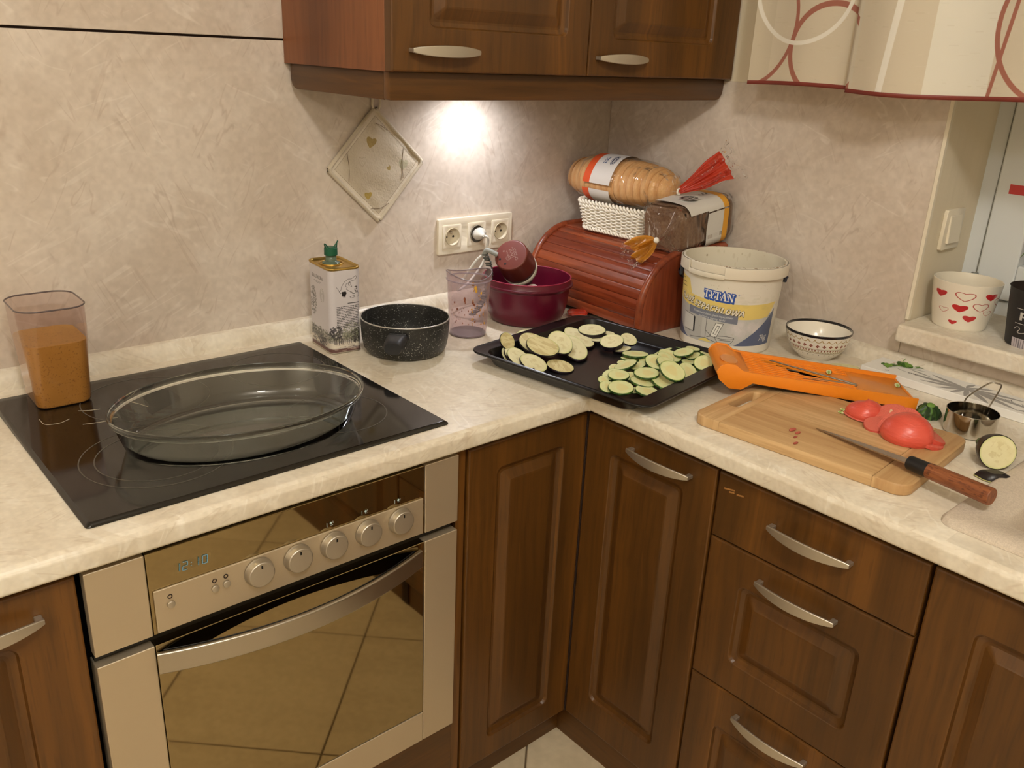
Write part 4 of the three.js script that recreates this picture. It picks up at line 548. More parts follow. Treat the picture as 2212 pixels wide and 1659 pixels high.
  part('label_band', strip(0.55, PI + 0.02), bm, bag, 'upper half of the white and orange band'); part('label_band', strip(PI + 0.2, 1.62 * PI), std({ color: 0xdcd6d0, roughness: 0.45, side: THREE.DoubleSide }), bag); part('orange_stripe', sheetPatch((u, v) => { const a = mix(PI + 0.2, 1.62 * PI, v), z = mix(-0.0665, -0.044, u) + 0.003 * Math.sin(a * 3), s = z / half, q = k(s), c = Math.cos(a), d = Math.sin(a), e = 0.0072; const y = -Math.pow(-d, 0.75) * (hh - 0.004); return [c * (hw * q + e), y * Math.max(q, 0.55) + d * e, z]; }, 4, 30), std({ color: 0xdc5527, roughness: 0.45, side: THREE.DoubleSide }), bag);
  // tail: red printed foil end fanning out from the neck, clear film beyond it
  const dir = new V3(0.03, 0.072, 0.1), wid = new V3(0.02, -0.75, 0.62).normalize(), nor = dir.clone().cross(wid).normalize(); const tail = (f0, f1, w0, w1, amp, ph) => sheetPatch((u, v) => { const f = mix(f0, f1, v), w = mix(w0, w1, Math.pow(v, 0.8)), s = (u - 0.5) * 2, o = amp * (0.25 + f) * (Math.sin(s * 7 + f * 5 + ph) + 0.6 * Math.sin(s * 15 + ph * 2)); const p = neck.clone().addScaledVector(dir, f).addScaledVector(wid, s * w * (1 + 0.08 * Math.sin(f * 9 + s * 4))).addScaledVector(nor, o); return [p.x, p.y, p.z]; }, 40, 24);
  part('red_tail', tail(0.0, 0.97, 0.006, 0.036, 0.003, 0), RED, bag, 'red printed bag end'); part('red_tail', tail(0.02, 0.88, 0.005, 0.028, 0.0035, 2.2), RED, bag, 'red printed bag end'); part('clear_tail', tail(0.3, 1.2, 0.016, 0.05, 0.004, 4), MAT.film, bag);
}
{ // dark loaf, its tied end towards the camera
  const C = [-0.113, BT + 0.0005, 0.372], lx = 0.198, W = 0.108, H = 0.098, yaw = 0.06;
  const cross = (x, e, sh = 1) => rrect((W + 2 * e) * sh, (H + 2 * e) * sh, 0.022, 8).map(([z, y]) => new V3(x, y + H / 2 + (y > 0 ? 0.006 * Math.cos(z / W * 3) : 0), z));
  const loaf = thing('bread_loaf', 'dark rye loaf in a clear bag on the right end of the bread bin', 'bread', [C[0], C[1] + 0.003, C[2]], yaw); loaf.rotation.z = 0.1;
  part('rye_crust', uvBox(loft([cross(-lx / 2, 0, 0.9), cross(-lx / 2 + 0.008, 0, 0.985), cross(-lx / 2 + 0.03, 0), cross(lx / 2 - 0.03, 0), cross(lx / 2 - 0.006, 0, 0.98), cross(lx / 2, 0, 0.9)], { capA: true, capB: true }).toNonIndexed(), 0.22), std({ map: ryeTex, roughness: 0.7 }), loaf);
  const bag = thing('bread_bag', 'clear bag of the dark loaf, yellow edged white band and amber tail over the slats', 'bag', [C[0], C[1] + 0.003, C[2]], yaw); bag.rotation.z = 0.1;
  const neck = new V3(-lx / 2 - 0.036, 0.036, 0.012), rings = [], n = 36; const wob = (p, a) => p.map((q, i) => { const t = i / p.length * 2 * PI, w = a * (Math.sin(t * 6) + 0.7 * Math.sin(t * 13 + 1)); return new V3(q.x, q.y + (q.y > 0.05 ? w : 0), q.z + Math.sign(q.z) * Math.abs(w)); });
  for (let j = 0; j <= 12; j++) { const f = j / 12; const s = 1 - f * f; const rr = cross(-lx / 2 - 0.036 * (1 - Math.pow(f, 0.6)), 0.0028, 1).map((p, i) => { const t = i / 36 * 2 * PI, pl = 1 + 0.16 * Math.sin(t * 10) * (1 - f); const q = mix(0.07, 1, Math.pow(f, 0.75)) * pl; return new V3(p.x, mix(neck.y, H / 2, f) + (p.y - H / 2) * q, mix(neck.z, 0, f) + p.z * q); }); rings.push(rr); }
  for (const f of [0.15, 0.35, 0.6, 0.85]) rings.push(wob(cross(-lx / 2 + f * lx, 0.0028), 0.0012)); rings.push(cross(lx / 2 + 0.003, 0.002, 0.97), cross(lx / 2 + 0.006, 0, 0.8));
  part('bag_film', loft(rings, { capB: true }), MAT.film, bag); part('tie', at(new THREE.SphereGeometry(0.0065, 16, 10), neck.x, neck.y, neck.z), MAT.white, bag);
  const bandM = std({ color: 0xd9d6cf, roughness: 0.5, side: THREE.DoubleSide }), yel = std({ color: 0xdfa02c, roughness: 0.5, side: THREE.DoubleSide });
  const wrap = (x0, x1, e, mat, name, v0 = 0, v1 = 1) => part(name, sheetPatch((u, v) => { const o = rrect(W + 2 * e, H + 2 * e, 0.022, 12), m = o.length, i = mix(v0, v1, v) * m * 0.999, k = Math.floor(i), f = i - k, a = o[k % m], b = o[(k + 1) % m], z = mix(a[0], b[0], f), y = mix(a[1], b[1], f); return [mix(x0, x1, u) + 0.0035 * Math.sin(y * 70 + x0 * 9), y + H / 2 + (y > 0 ? 0.006 * Math.cos(z / W * 3) : 0), z]; }, 4, 90), mat, bag);
  wrap(-0.012, 0.052, 0.0045, bandM, 'label_band'); wrap(0.05, 0.07, 0.0048, yel, 'yellow_edge'); wrap(-0.08, -0.0125, 0.0047, bandM, 'label_flap', 0.02, 0.28);
  const logo = canvasTex(256, 256, (c) => { c.fillStyle = '#d9d6cf'; c.fillRect(0, 0, 256, 256); c.fillStyle = '#1d1c1c'; c.beginPath(); c.arc(128, 128, 108, 0, 7); c.fill(); c.strokeStyle = '#d9d6cf'; c.lineWidth = 5; c.beginPath(); c.arc(128, 128, 96, 0, 7); c.stroke(); for (let i = 0; i < 7; i++) { c.save(); c.translate(128, 150); c.rotate(-1.2 + i * 0.4); c.fillStyle = i % 2 ? '#c9c5bd' : '#8e8a84'; c.beginPath(); c.ellipse(0, -56, 8, 34, 0, 0, 7); c.fill(); c.restore(); } c.fillStyle = '#d9d6cf'; for (let i = 0; i < 4; i++) c.fillRect(66 + i * 32, 160, 22, 26); });
  part('round_logo', at(new THREE.CircleGeometry(0.024, 40).rotateX(-PI / 2), -0.03, H + 0.0123, 0.018, 0, 0, 0), std({ map: logo, roughness: 0.45 }), bag, 'round black printed emblem');
  part('small_print', at(M(...[0, 1, 2, 3, 4].map((i) => at(RB(0.0035, 0.0004, 0.005, 0.0001, 1), 0.014 + i * 0.006, 0, 0.005 + (i % 2) * 0.006))), 0, H + 0.0112, 0.01), MAT.dark, bag);
  const am = (s, ph, L, w1) => sheetPatch((u, v) => { const f = v, w = mix(0.005, w1, Math.pow(v, 0.7)), q = (u - 0.5) * 2, o = 0.005 * f * (Math.sin(q * 6 + f * 6 + ph) + 0.6 * Math.sin(q * 13 + ph)); return [neck.x - 0.014 * f * L + o - 0.006 * f, neck.y - 0.018 * f * L + q * w * 0.75 * (1 + 0.2 * Math.sin(ph + f * 4)) - 0.01 * f, neck.z - 0.036 * f * L + q * w * 0.5 * s + o * 0.5]; }, 30, 18);
  part('amber_tail', am(-1, 0.3, 1.25, 0.04), AMBER, bag, 'amber printed bag end'); part('amber_tail', am(1, 2.1, 1.0, 0.03), AMBER, bag, 'amber printed bag end'); part('clear_tail', am(-1, 4.4, 1.8, 0.042), MAT.film, bag);
}
{ // white plastic bucket
  const t = thing('plastic_bucket', 'used white plastic filler bucket with printed label and dark handle', 'bucket', [-0.173, Y, 0.546], 2.161);
  const W = 2048, H = 560, HH = 0.186, px = W / 360, U = (deg) => W / 2 + deg * px, Vv = (h) => H - h / HH * H;
  const lab = canvasTex(W, H, (c) => {
    c.fillStyle = '#e6e0d2'; c.fillRect(0, 0, W, H); const r = rng(44);
    const L = -86, R = 66, base = 0.02;
    // grey picture field under the yellow band
    c.fillStyle = '#b9b8b4'; c.beginPath(); c.moveTo(U(L), Vv(0.1)); c.lineTo(U(R), Vv(0.088)); c.lineTo(U(R), Vv(base)); c.lineTo(U(L), Vv(base)); c.fill();
    c.fillStyle = '#c6c5c1'; c.fillRect(U(-30), Vv(0.08), U(56) - U(-30), Vv(base) - Vv(0.08)); for (let i = 0; i < 40; i++) { c.globalAlpha = 0.12; c.fillStyle = '#e2e1dc'; c.beginPath(); c.arc(U(5 + r() * 40), Vv(0.045 + r() * 0.025), 14 + r() * 26, 0, 7); c.fill(); } c.globalAlpha = 1;
    c.fillStyle = '#5d6784'; c.beginPath(); c.moveTo(U(L), Vv(0.092)); c.quadraticCurveTo(U(-76), Vv(0.04), U(-52), Vv(base)); c.lineTo(U(L), Vv(base)); c.fill();
    c.beginPath(); c.moveTo(U(R), Vv(0.098)); c.quadraticCurveTo(U(40), Vv(0.05), U(12), Vv(base)); c.lineTo(U(R), Vv(base)); c.fill();
    // yellow band
    c.fillStyle = '#ead27c'; c.beginPath(); c.moveTo(U(L), Vv(0.125)); c.quadraticCurveTo(U(-20), Vv(0.104), U(R), Vv(0.112)); c.lineTo(U(54), Vv(0.082)); c.quadraticCurveTo(U(10), Vv(0.068), U(L), Vv(0.1)); c.fill();
    c.beginPath(); c.moveTo(U(-84), Vv(0.15)); c.lineTo(U(-56), Vv(0.145)); c.lineTo(U(-50), Vv(0.116)); c.lineTo(U(-84), Vv(0.124)); c.fill();
    c.fillStyle = '#6b5f3c'; for (const [a, h, w] of [[-80, 0.141, 60], [-80, 0.133, 92], [-80, 0.125, 100]]) { c.save(); c.translate(U(a), Vv(h)); c.rotate(-0.06); c.fillRect(0, 0, w, 4); c.restore(); }
    c.fillStyle = '#7b8090'; c.beginPath(); c.moveTo(U(-52), Vv(0.0915)); c.lineTo(U(13), Vv(0.0865)); c.lineTo(U(13), Vv(0.067)); c.lineTo(U(-52), Vv(0.076)); c.fill();
    c.fillStyle = '#c8c9cc'; c.textAlign = 'left'; c.font = 'bold 17px sans-serif'; c.save(); c.translate(U(-44), Vv(0.0815)); c.rotate(0.035); c.fillText('Gotowa akrylowa gładź szpachlowa', 0, 0, 300); c.fillText('pod farby, tapety, tynki', 50, 22, 220); c.restore();
    // title
    c.save(); c.textAlign = 'left'; c.font = 'italic bold 50px sans-serif'; const word = 'GŁADŹ SZPACHLOWA'; let x = U(-74); c.lineJoin = 'round'; for (let i = 0; i < word.length; i++) { const w = c.measureText(word[i]).width * 1.14 * mix(0.86, 1, i / 15), f = i / 15; c.save(); c.translate(x, Vv(0.101 - 0.016 * f)); c.rotate(0.05); c.scale(1.14 * mix(0.86, 1, f), 1.02); c.fillStyle = '#4d4535'; c.fillText(word[i], 4, 4); c.strokeStyle = '#6d654f'; c.lineWidth = 3; c.strokeText(word[i], 0, 0); c.fillStyle = '#efe9da'; c.fillText(word[i], 0, 0); c.restore(); x += w; } c.restore();
    // maker's name in blue with white serif capitals
    c.save(); c.translate(U(-31), Vv(0.117)); c.rotate(0.05); c.font = 'bold 70px serif'; c.textAlign = 'left'; c.fillStyle = '#2b52ad'; c.strokeStyle = '#2b52ad'; c.lineJoin = 'miter'; c.lineWidth = 12; for (let k = 0; k < 9; k++) { c.strokeText('TYTAN', k * 0.9, k * 0.8, 205); } c.fillStyle = '#f1eee6'; c.fillText('TYTAN', 0, 0, 205); c.fillStyle = '#2b52ad'; c.font = '15px sans-serif'; c.fillText('®', 226, -44); c.restore();
    c.fillStyle = '#e2e0da'; c.font = 'italic 52px sans-serif'; c.textAlign = 'left'; c.save(); c.translate(U(44), Vv(0.03)); c.rotate(-0.02); c.fillText('7kg', 0, 0); c.restore();
    // line drawing: window, wall corner, trowel, tub
    c.strokeStyle = '#4b4b49'; c.lineWidth = 3; const ln = (p, close) => { c.beginPath(); p.forEach(([a, h], i) => i ? c.lineTo(U(a), Vv(h)) : c.moveTo(U(a), Vv(h))); if (close) c.closePath(); c.stroke(); };
    c.fillStyle = '#d3d2cc'; c.fillRect(U(-62), Vv(0.072), U(-42) - U(-62), Vv(0.038) - Vv(0.072)); ln([[-62, 0.074], [-42, 0.07], [-42, 0.036], [-60, 0.036]]); c.fillStyle = '#2e2e30'; c.fillRect(U(-43), Vv(0.069), 14, Vv(0.037) - Vv(0.069));
    ln([[-24, 0.074], [-24, 0.03], [-48, 0.024]]); ln([[-24, 0.03], [-10, 0.024]]); c.fillStyle = '#e6d27a'; c.beginPath(); c.moveTo(U(-34), Vv(0.022)); c.lineTo(U(-24), Vv(0.03)); c.lineTo(U(-14), Vv(0.022)); c.fill();
    c.fillStyle = '#ecebe6'; c.beginPath(); [[-18, 0.036], [-12, 0.066], [-3, 0.066], [-10, 0.034]].forEach(([a, h], i) => i ? c.lineTo(U(a), Vv(h)) : c.moveTo(U(a), Vv(h))); c.closePath(); c.fill(); c.stroke(); ln([[-14, 0.042], [-10, 0.06], [-7, 0.06], [-11, 0.041]], true); ln([[-24, 0.046], [-16, 0.036], [-22, 0.032]]);
    c.beginPath(); c.ellipse(U(0), Vv(0.036), 66, 10, 0, 0, 7); c.stroke(); c.beginPath(); c.moveTo(U(-11.5), Vv(0.035)); c.quadraticCurveTo(U(-9), Vv(0.021), U(0), Vv(0.021)); c.quadraticCurveTo(U(9), Vv(0.021), U(11.5), Vv(0.035)); c.stroke(); ln([[-8, 0.03], [8, 0.03]]);
    // grime and drips on the plastic
    for (let i = 0; i < 260; i++) { c.fillStyle = ['#8d7a5c', '#6f6250', '#a99a7e'][i % 3]; c.globalAlpha = 0.1 + r() * 0.22; const a = r() * W, h = Math.pow(r(), 1.4) * H; c.beginPath(); c.ellipse(a, h, 1 + r() * 5, 1 + r() * 3, r() * 3, 0, 7); c.fill(); }
    for (let i = 0; i < 40; i++) { c.fillStyle = '#9a8c72'; c.globalAlpha = 0.05; const a = U(-10 + r() * 90), h = Vv(0.1 + r() * 0.03); c.beginPath(); c.ellipse(a, h, 10 + r() * 30, 5 + r() * 10, 0, 0, 7); c.fill(); } c.globalAlpha = 1;
  });
  part('bucket_wall', latheV([[0.0955, 0.004], [0.098, 0.05], [0.1015, 0.12], [0.1045, HH]], 128, 0, HH), std({ map: lab, roughness: 0.42 }), t);
  const inner = canvasTex(1024, 256, (c) => { c.fillStyle = '#e2dac6'; c.fillRect(0, 0, 1024, 256); const r = rng(9); for (let i = 0; i < 300; i++) { c.fillStyle = ['#b5a684', '#7c6746', '#d0c4a6'][i % 3]; c.globalAlpha = 0.2 + r() * 0.3; c.beginPath(); c.ellipse(r() * 1024, Math.pow(r(), 1.2) * 256, 1 + r() * 4, 1 + r() * 5, 0, 0, 7); c.fill(); } c.globalAlpha = 0.9; c.fillStyle = '#5c3f22'; for (const [x, y] of [[60, 60], [230, 90], [980, 40], [120, 150]]) { c.beginPath(); c.ellipse(x, y, 4, 7, 0, 0, 7); c.fill(); } c.globalAlpha = 1; });
  part('bucket_inside', lathe([[0.1028, HH], [0.0995, 0.12], [0.096, 0.05], [0.0935, 0.007], [0.0001, 0.006]], 128), std({ map: inner, roughness: 0.45 }), t);
  part('bucket_foot', lathe([[0.0001, 0.001], [0.09, 0.001], [0.094, 0.0004], [0.0955, 0.004]], 96), MAT.white, t);
  const rimMat = std({ color: 0xe4dccb, roughness: 0.4 });
  part('rim', lathe([[0.1045, 0.1655], [0.1075, 0.167], [0.108, HH - 0.001], [0.1062, HH + 0.0005], [0.1042, HH + 0.0005], [0.1028, HH]], 128), rimMat, t);
  // locking band round the rim, cut away at the front; angles counted from local +z towards +x
  const arc = (r0, y0, y1, a0, a1, th) => { const n = 90, R = []; for (let i = 0; i <= n; i++) { const a = mix(a0, a1, i / n), s = Math.sin(a), c = Math.cos(a); R.push([[r0, y0], [r0 + th, y0 + 0.001], [r0 + th, y1 - 0.001], [r0, y1]].map(([q, y]) => new V3(q * s, y, q * c))); } return loft(R, { capA: true, capB: true, flip: true }); };
  const A = (d) => PI + d * PI / 180; part('locking_band', arc(0.1085, 0.162, HH, A(-8), A(342 - 36), 0.003), rimMat, t); part('lower_band', arc(0.108, 0.159, 0.17, A(-54), A(-8), 0.0025), rimMat, t);
  const grime = [], r = rng(21); for (let i = 0; i < 52; i++) { const d = i < 40 ? -54 + r() * 130 : r() * 360, a = A(d), q = 0.1055 + (r() - 0.5) * 0.002; grime.push(new THREE.SphereGeometry(0.0004 + r() * 0.0012, 6, 4).scale(1.6, 0.35, 1).translate(q * Math.sin(a), HH + 0.0006, q * Math.cos(a))); } tag(part('dried_dirt', M(grime), std({ color: 0x8a6a42, roughness: 0.8 }), t, 'brown dried dirt along the rim'), null, null, null, 'stuff');
  const hb = 1.72 + PI, P = (a, q, y) => [q * Math.sin(a), y, q * Math.cos(a)]; const hp = []; for (let i = 0; i <= 24; i++) { const f = i / 24, a = A(97) + f * PI; hp.push(P(a, 0.1115 + 0.0035 * Math.sin(f * PI), 0.152 - 0.06 * Math.sin(f * PI))); } part('carry_handle', tube(hp, 0.0032, 60, 8), std({ color: 0x2a3040, roughness: 0.4 }), t); part('handle_lug', M(at(RB(0.012, 0.022, 0.008, 0.003).rotateY(A(97)), ...P(A(97), 0.108, 0.152))), std({ color: 0x2a3040, roughness: 0.4 }), t); part('handle_lug', at(RB(0.012, 0.022, 0.008, 0.003).rotateY(A(277)), ...P(A(277), 0.108, 0.152)), std({ color: 0x2a3040, roughness: 0.4 }), t);
}
{ // patterned bowl
  const t = thing('cereal_bowl', 'white china bowl with black rim and small red flower pattern', 'bowl', [-0.0925, Y, 0.719], 2.0);
  const lab = canvasTex(1536, 256, (c, W, H) => { c.fillStyle = '#efe8db'; c.fillRect(0, 0, W, H); const n = 30; for (let i = 0; i < n; i++) { const x = (i + 0.5) * W / n, s = W / n; c.strokeStyle = '#a37f3d'; c.lineWidth = 5; c.beginPath(); c.arc(x, 34, s * 0.44, 0, PI); c.stroke(); c.fillStyle = '#8f3a34'; for (const [a, b] of [[0, -9], [0, 9], [-9, 0], [9, 0]]) { c.beginPath(); c.arc(x + a, 92 + b, 6, 0, 7); c.fill(); } c.fillStyle = '#7a6a34'; c.beginPath(); c.arc(x, 92, 4, 0, 7); c.fill(); c.fillStyle = '#4c4742'; c.beginPath(); c.arc(x + s / 2, 182, 4, 0, 7); c.fill(); } for (let i = 0; i < n * 2; i++) { const x = (i + 0.5) * W / n / 2; c.fillStyle = '#8f4a36'; c.beginPath(); c.moveTo(x - 10, 128); c.lineTo(x + 10, 128); c.lineTo(x, 144); c.fill(); c.strokeStyle = '#9a7a36'; c.lineWidth = 4; c.beginPath(); c.moveTo(x - 12, 154); c.lineTo(x, 144); c.lineTo(x + 12, 154); c.stroke(); } c.fillStyle = '#7d6a3c'; c.fillRect(0, 120, W, 3); c.fillRect(0, 158, W, 4); });
  const out = [[0.035, 0.004], [0.045, 0.01], [0.055, 0.022], [0.0615, 0.036], [0.0655, 0.05], [0.0668, 0.061]];
  part('bowl_outside', latheV(out, 96, 0, 0.0615), phys({ map: lab, roughness: 0.2, clearcoat: 0.5 }), t);
  part('bowl_inside', lathe([[0.0655, 0.061], [0.064, 0.05], [0.0598, 0.036], [0.0528, 0.022], [0.042, 0.011], [0.0001, 0.007]], 96), phys({ color: 0xf1eadc, roughness: 0.18, clearcoat: 0.5 }), t);
  part('foot', lathe([[0.0001, 0.002], [0.031, 0.002], [0.0315, 0.0003], [0.034, 0.0003], [0.0352, 0.0042]], 72), MAT.white, t);
  part('black_rim', lathe([[0.0664, 0.0575], [0.0671, 0.0575], [0.0674, 0.0615], [0.0668, 0.0626], [0.066, 0.0626], [0.0654, 0.0615], [0.065, 0.0575], [0.0655, 0.0575]], 96), phys({ color: 0x15131a, roughness: 0.2, clearcoat: 0.5 }), t);
}

// ------------------------------------------------------------------ baking tray with slices
{
  const t = thing('baking_tray', 'black enamel baking tray holding eggplant and zucchini slices', 'baking tray', [-0.5145, Y, 0.518], 0.1445), W = 0.37, D = 0.415;
  const R = [[W - 0.05, D - 0.1, 0.02, 0.0006], [W - 0.034, D - 0.084, 0.026, 0.006], [W - 0.02, D - 0.07, 0.03, 0.02], [W - 0.003, D - 0.003, 0.03, 0.0235], [W, D, 0.031, 0.0255], [W - 0.002, D - 0.002, 0.03, 0.0278], [W - 0.006, D - 0.006, 0.03, 0.0283], [W - 0.009, D - 0.012, 0.03, 0.0268], [W - 0.014, D - 0.066, 0.03, 0.0288], [W - 0.018, D - 0.07, 0.028, 0.0272], [W - 0.036, D - 0.088, 0.024, 0.009], [W - 0.044, D - 0.096, 0.022, 0.0055], [W - 0.056, D - 0.108, 0.018, 0.0045]];
  part('tray_pan', vessel(R), MAT.enamel, t);
}
const SL = {};
for (const [k, x, y, z, nx, ny, nz, ux, uy, uz, r, q] of [
  ['E1', -0.6506, 0.9392, 0.3723, 0.082, 0.581, 0.809, -0.992, 0.125, 0.01, 0.0182, 0.0182],
  ['E2', -0.5598, 0.9192, 0.3338, -0.081, 0.985, 0.153, 0.604, 0.171, -0.779, 0.0369, 0.0269],
  ['E3', -0.5926, 0.9283, 0.3875, 0.019, 0.97, 0.241, 0.446, 0.207, -0.871, 0.0421, 0.0305],
  ['E4', -0.6069, 0.9365, 0.4279, -0.035, 0.946, 0.323, -0.425, 0.279, -0.861, 0.0325, 0.0324],
  ['E5', -0.5579, 0.9349, 0.4263, -0.107, 0.914, 0.392, 0.604, 0.373, -0.705, 0.0346, 0.0256],
  ['E6', -0.523, 0.9191, 0.4297, -0.004, 0.985, 0.174, 0.566, 0.145, -0.811, 0.0542, 0.0281],
  ['E7', -0.4625, 0.9175, 0.385, 0.071, 0.985, 0.159, 0.371, 0.121, -0.921, 0.05, 0.0287],
  ['E8', -0.4474, 0.9125, 0.3103, -0.09, 0.97, 0.227, -0.363, 0.18, -0.914, 0.0237, 0.0236],
  ['E9', -0.4159, 0.9236, 0.3773, -0.094, 0.994, 0.061, 0.332, 0.089, -0.939, 0.0293, 0.0292],
  ['E10', -0.6608, 0.9163, 0.3921, 0.088, 0.951, 0.296, 0.483, 0.219, -0.848, 0.0317, 0.0161],
  ['E11', -0.6582, 0.9209, 0.4019, 0.082, 0.951, 0.298, 0.458, 0.23, -0.859, 0.0326, 0.0186],
  ['E12', -0.6684, 0.9254, 0.426, 0.055, 0.951, 0.304, 0.45, 0.248, -0.858, 0.0322, 0.0215],
  ['E13', -0.6612, 0.9229, 0.4618, 0.043, 0.951, 0.306, 0.401, 0.264, -0.877, 0.0299, 0.0262],
  ['E14', -0.6089, 0.9116, 0.4814, 0.031, 0.988, 0.154, 0.484, 0.12, -0.867, 0.0267, 0.0266],
  ['E15', -0.4381, 0.9238, 0.4554, -0.295, 0.951, 0.091, -0.774, -0.294, 0.56, 0.0252, 0.0241],
  ['E16', -0.3888, 0.9197, 0.4585, -0.126, 0.951, 0.282, 0.632, 0.296, -0.716, 0.0215, 0.0174],
  ['E17', -0.4311, 0.9116, 0.4792, -0.113, 0.975, -0.191, 0.683, -0.063, -0.727, 0.0187, 0.0185],
  ['E18', -0.4294, 0.9133, 0.4084, -0.023, 0.997, -0.079, 0.585, -0.051, -0.809, 0.0192, 0.0191],
  ['E19', -0.3865, 0.9165, 0.4011, 0.039, 0.996, 0.085, 0.419, 0.061, -0.906, 0.013, 0.0129],
  ['Z1', -0.4512, 0.9207, 0.5322, 0.048, 0.995, -0.091, -0.709, 0.098, 0.698, 0.0251, 0.0249],
  ['Z2', -0.4659, 0.9137, 0.5322, 0.088, 0.993, -0.079, -0.711, 0.118, 0.693, 0.018, 0.0179],
  ['Z3', -0.5212, 0.9227, 0.5686, -0.187, 0.961, -0.203, -0.98, -0.168, 0.105, 0.0251, 0.0184],
  ['Z4', -0.5324, 0.914, 0.548, -0.276, 0.961, 0.001, -0.854, -0.245, 0.459, 0.0102, 0.0081],
  ['Z5', -0.4975, 0.9137, 0.5359, -0.247, 0.961, -0.123, -0.944, -0.21, 0.256, 0.0081, 0.007],
  ['Z6', -0.4946, 0.9185, 0.5784, -0.236, 0.961, -0.142, -0.948, -0.196, 0.249, 0.0184, 0.0133],
  ['Z7', -0.5757, 0.919, 0.5845, -0.276, 0.961, 0.003, -0.862, -0.248, 0.442, 0.0194, 0.0176],
  ['Z8', -0.5773, 0.9241, 0.6027, -0.125, 0.99, 0.063, 0.693, 0.132, -0.708, 0.0191, 0.019],
  ['Z9', -0.6007, 0.9144, 0.587, -0.178, 0.961, 0.211, -0.69, -0.274, 0.669, 0.0119, 0.0097],
  ['Z10', -0.6223, 0.9153, 0.6183, -0.138, 0.961, 0.239, 0.655, 0.269, -0.706, 0.0173, 0.0146],
  ['Z11', -0.6161, 0.9214, 0.6436, -0.136, 0.985, 0.109, -0.726, -0.174, 0.666, 0.0222, 0.022],
  ['Z12', -0.5446, 0.9147, 0.6039, -0.169, 0.961, 0.217, -0.716, -0.272, 0.643, 0.0137, 0.0092],
  ['Z13', -0.54, 0.9309, 0.637, -0.123, 0.992, 0.022, -0.72, -0.104, 0.686, 0.0223, 0.0221],
  ['Z14', -0.5613, 0.9211, 0.6465, 0.103, 0.988, 0.113, -0.744, 0.001, 0.668, 0.0219, 0.0217],
  ['Z15', -0.5819, 0.9175, 0.6759, 0.039, 0.99, 0.135, -0.763, -0.058, 0.644, 0.0209, 0.0207],
  ['Z16', -0.5291, 0.9234, 0.6668, 0.013, 0.961, 0.275, 0.543, 0.224, -0.809, 0.0278, 0.0212],
  ['Z17', -0.4746, 0.9298, 0.6039, -0.127, 0.961, 0.245, 0.664, 0.266, -0.699, 0.0238, 0.0197],
  ['Z18', -0.4544, 0.9181, 0.5591, -0.272, 0.961, -0.045, -0.871, -0.226, 0.436, 0.0154, 0.0098],
  ['Z19', -0.418, 0.922, 0.5826, 0.044, 0.961, 0.272, 0.463, 0.222, -0.858, 0.0182, 0.0159],
  ['Z20', -0.3975, 0.9194, 0.5765, 0.032, 0.967, 0.254, 0.633, 0.177, -0.753, 0.0233, 0.0231],
  ['Z21', -0.3779, 0.9146, 0.5427, -0.106, 0.961, -0.255, -0.994, -0.105, 0.016, 0.0253, 0.0101],
  ['Z22', -0.4651, 0.9298, 0.6263, 0.058, 0.961, 0.27, 0.465, 0.213, -0.86, 0.0255, 0.0205],
  ['Z23', -0.5166, 0.9424, 0.6776, -0.098, 0.899, 0.427, 0.595, 0.397, -0.699, 0.0244, 0.0235],
  ['Z24', -0.4495, 0.9233, 0.6625, -0.047, 0.961, 0.272, 0.677, 0.231, -0.699, 0.0282, 0.0166],
  ['Z25', -0.4566, 0.9184, 0.6647, -0.139, 0.961, 0.238, -0.764, -0.257, 0.591, 0.0166, 0.0093],
  ['Z26', -0.3717, 0.9254, 0.589, -0.217, 0.968, -0.126, -0.727, -0.074, 0.683, 0.0197, 0.0193],
  ['Z27', -0.3282, 0.9163, 0.548, 0.087, 0.996, -0.023, -0.742, 0.08, 0.665, 0.0109, 0.0107],
  ['Z28', -0.3398, 0.9264, 0.5874, 0.067, 0.997, 0.029, -0.744, 0.031, 0.668, 0.0142, 0.014],
  ['Z29', -0.3167, 0.9186, 0.584, 0.063, 0.961, 0.268, 0.467, 0.209, -0.859, 0.0184, 0.0147],
  ['Z30', -0.3555, 0.9183, 0.6016, -0.236, 0.961, -0.142, -0.955, -0.203, 0.214, 0.0163, 0.0131],
  ['Z31', -0.4052, 0.9311, 0.6631, -0.39, 0.899, 0.2, -0.729, -0.434, 0.529, 0.0197, 0.0172],
  ['Z32', -0.361, 0.9219, 0.6414, -0.086, 0.961, 0.262, 0.68, 0.249, -0.689, 0.0178, 0.0124],
  ['Z33', -0.3271, 0.9211, 0.6188, 0.183, 0.983, 0.028, -0.775, 0.127, 0.62, 0.0176, 0.0173],
  ['Z34', -0.3792, 0.9126, 0.6101, 0.03, 0.999, 0.01, -0.758, 0.016, 0.652, 0.0139, 0.0137],
  ['Z35', -0.5932, 0.9139, 0.6551, -0.183, 0.961, 0.206, -0.71, -0.274, 0.649, 0.0088, 0.0078],
  ['Z36', -0.417, 0.913, 0.6623, -0.143, 0.989, -0.033, -0.766, -0.089, 0.637, 0.0067, 0.0066],
]) SL[k] = { p: new V3(x, y, z), n: new V3(nx, ny, nz).normalize(), u: new V3(ux, uy, uz), r, q };
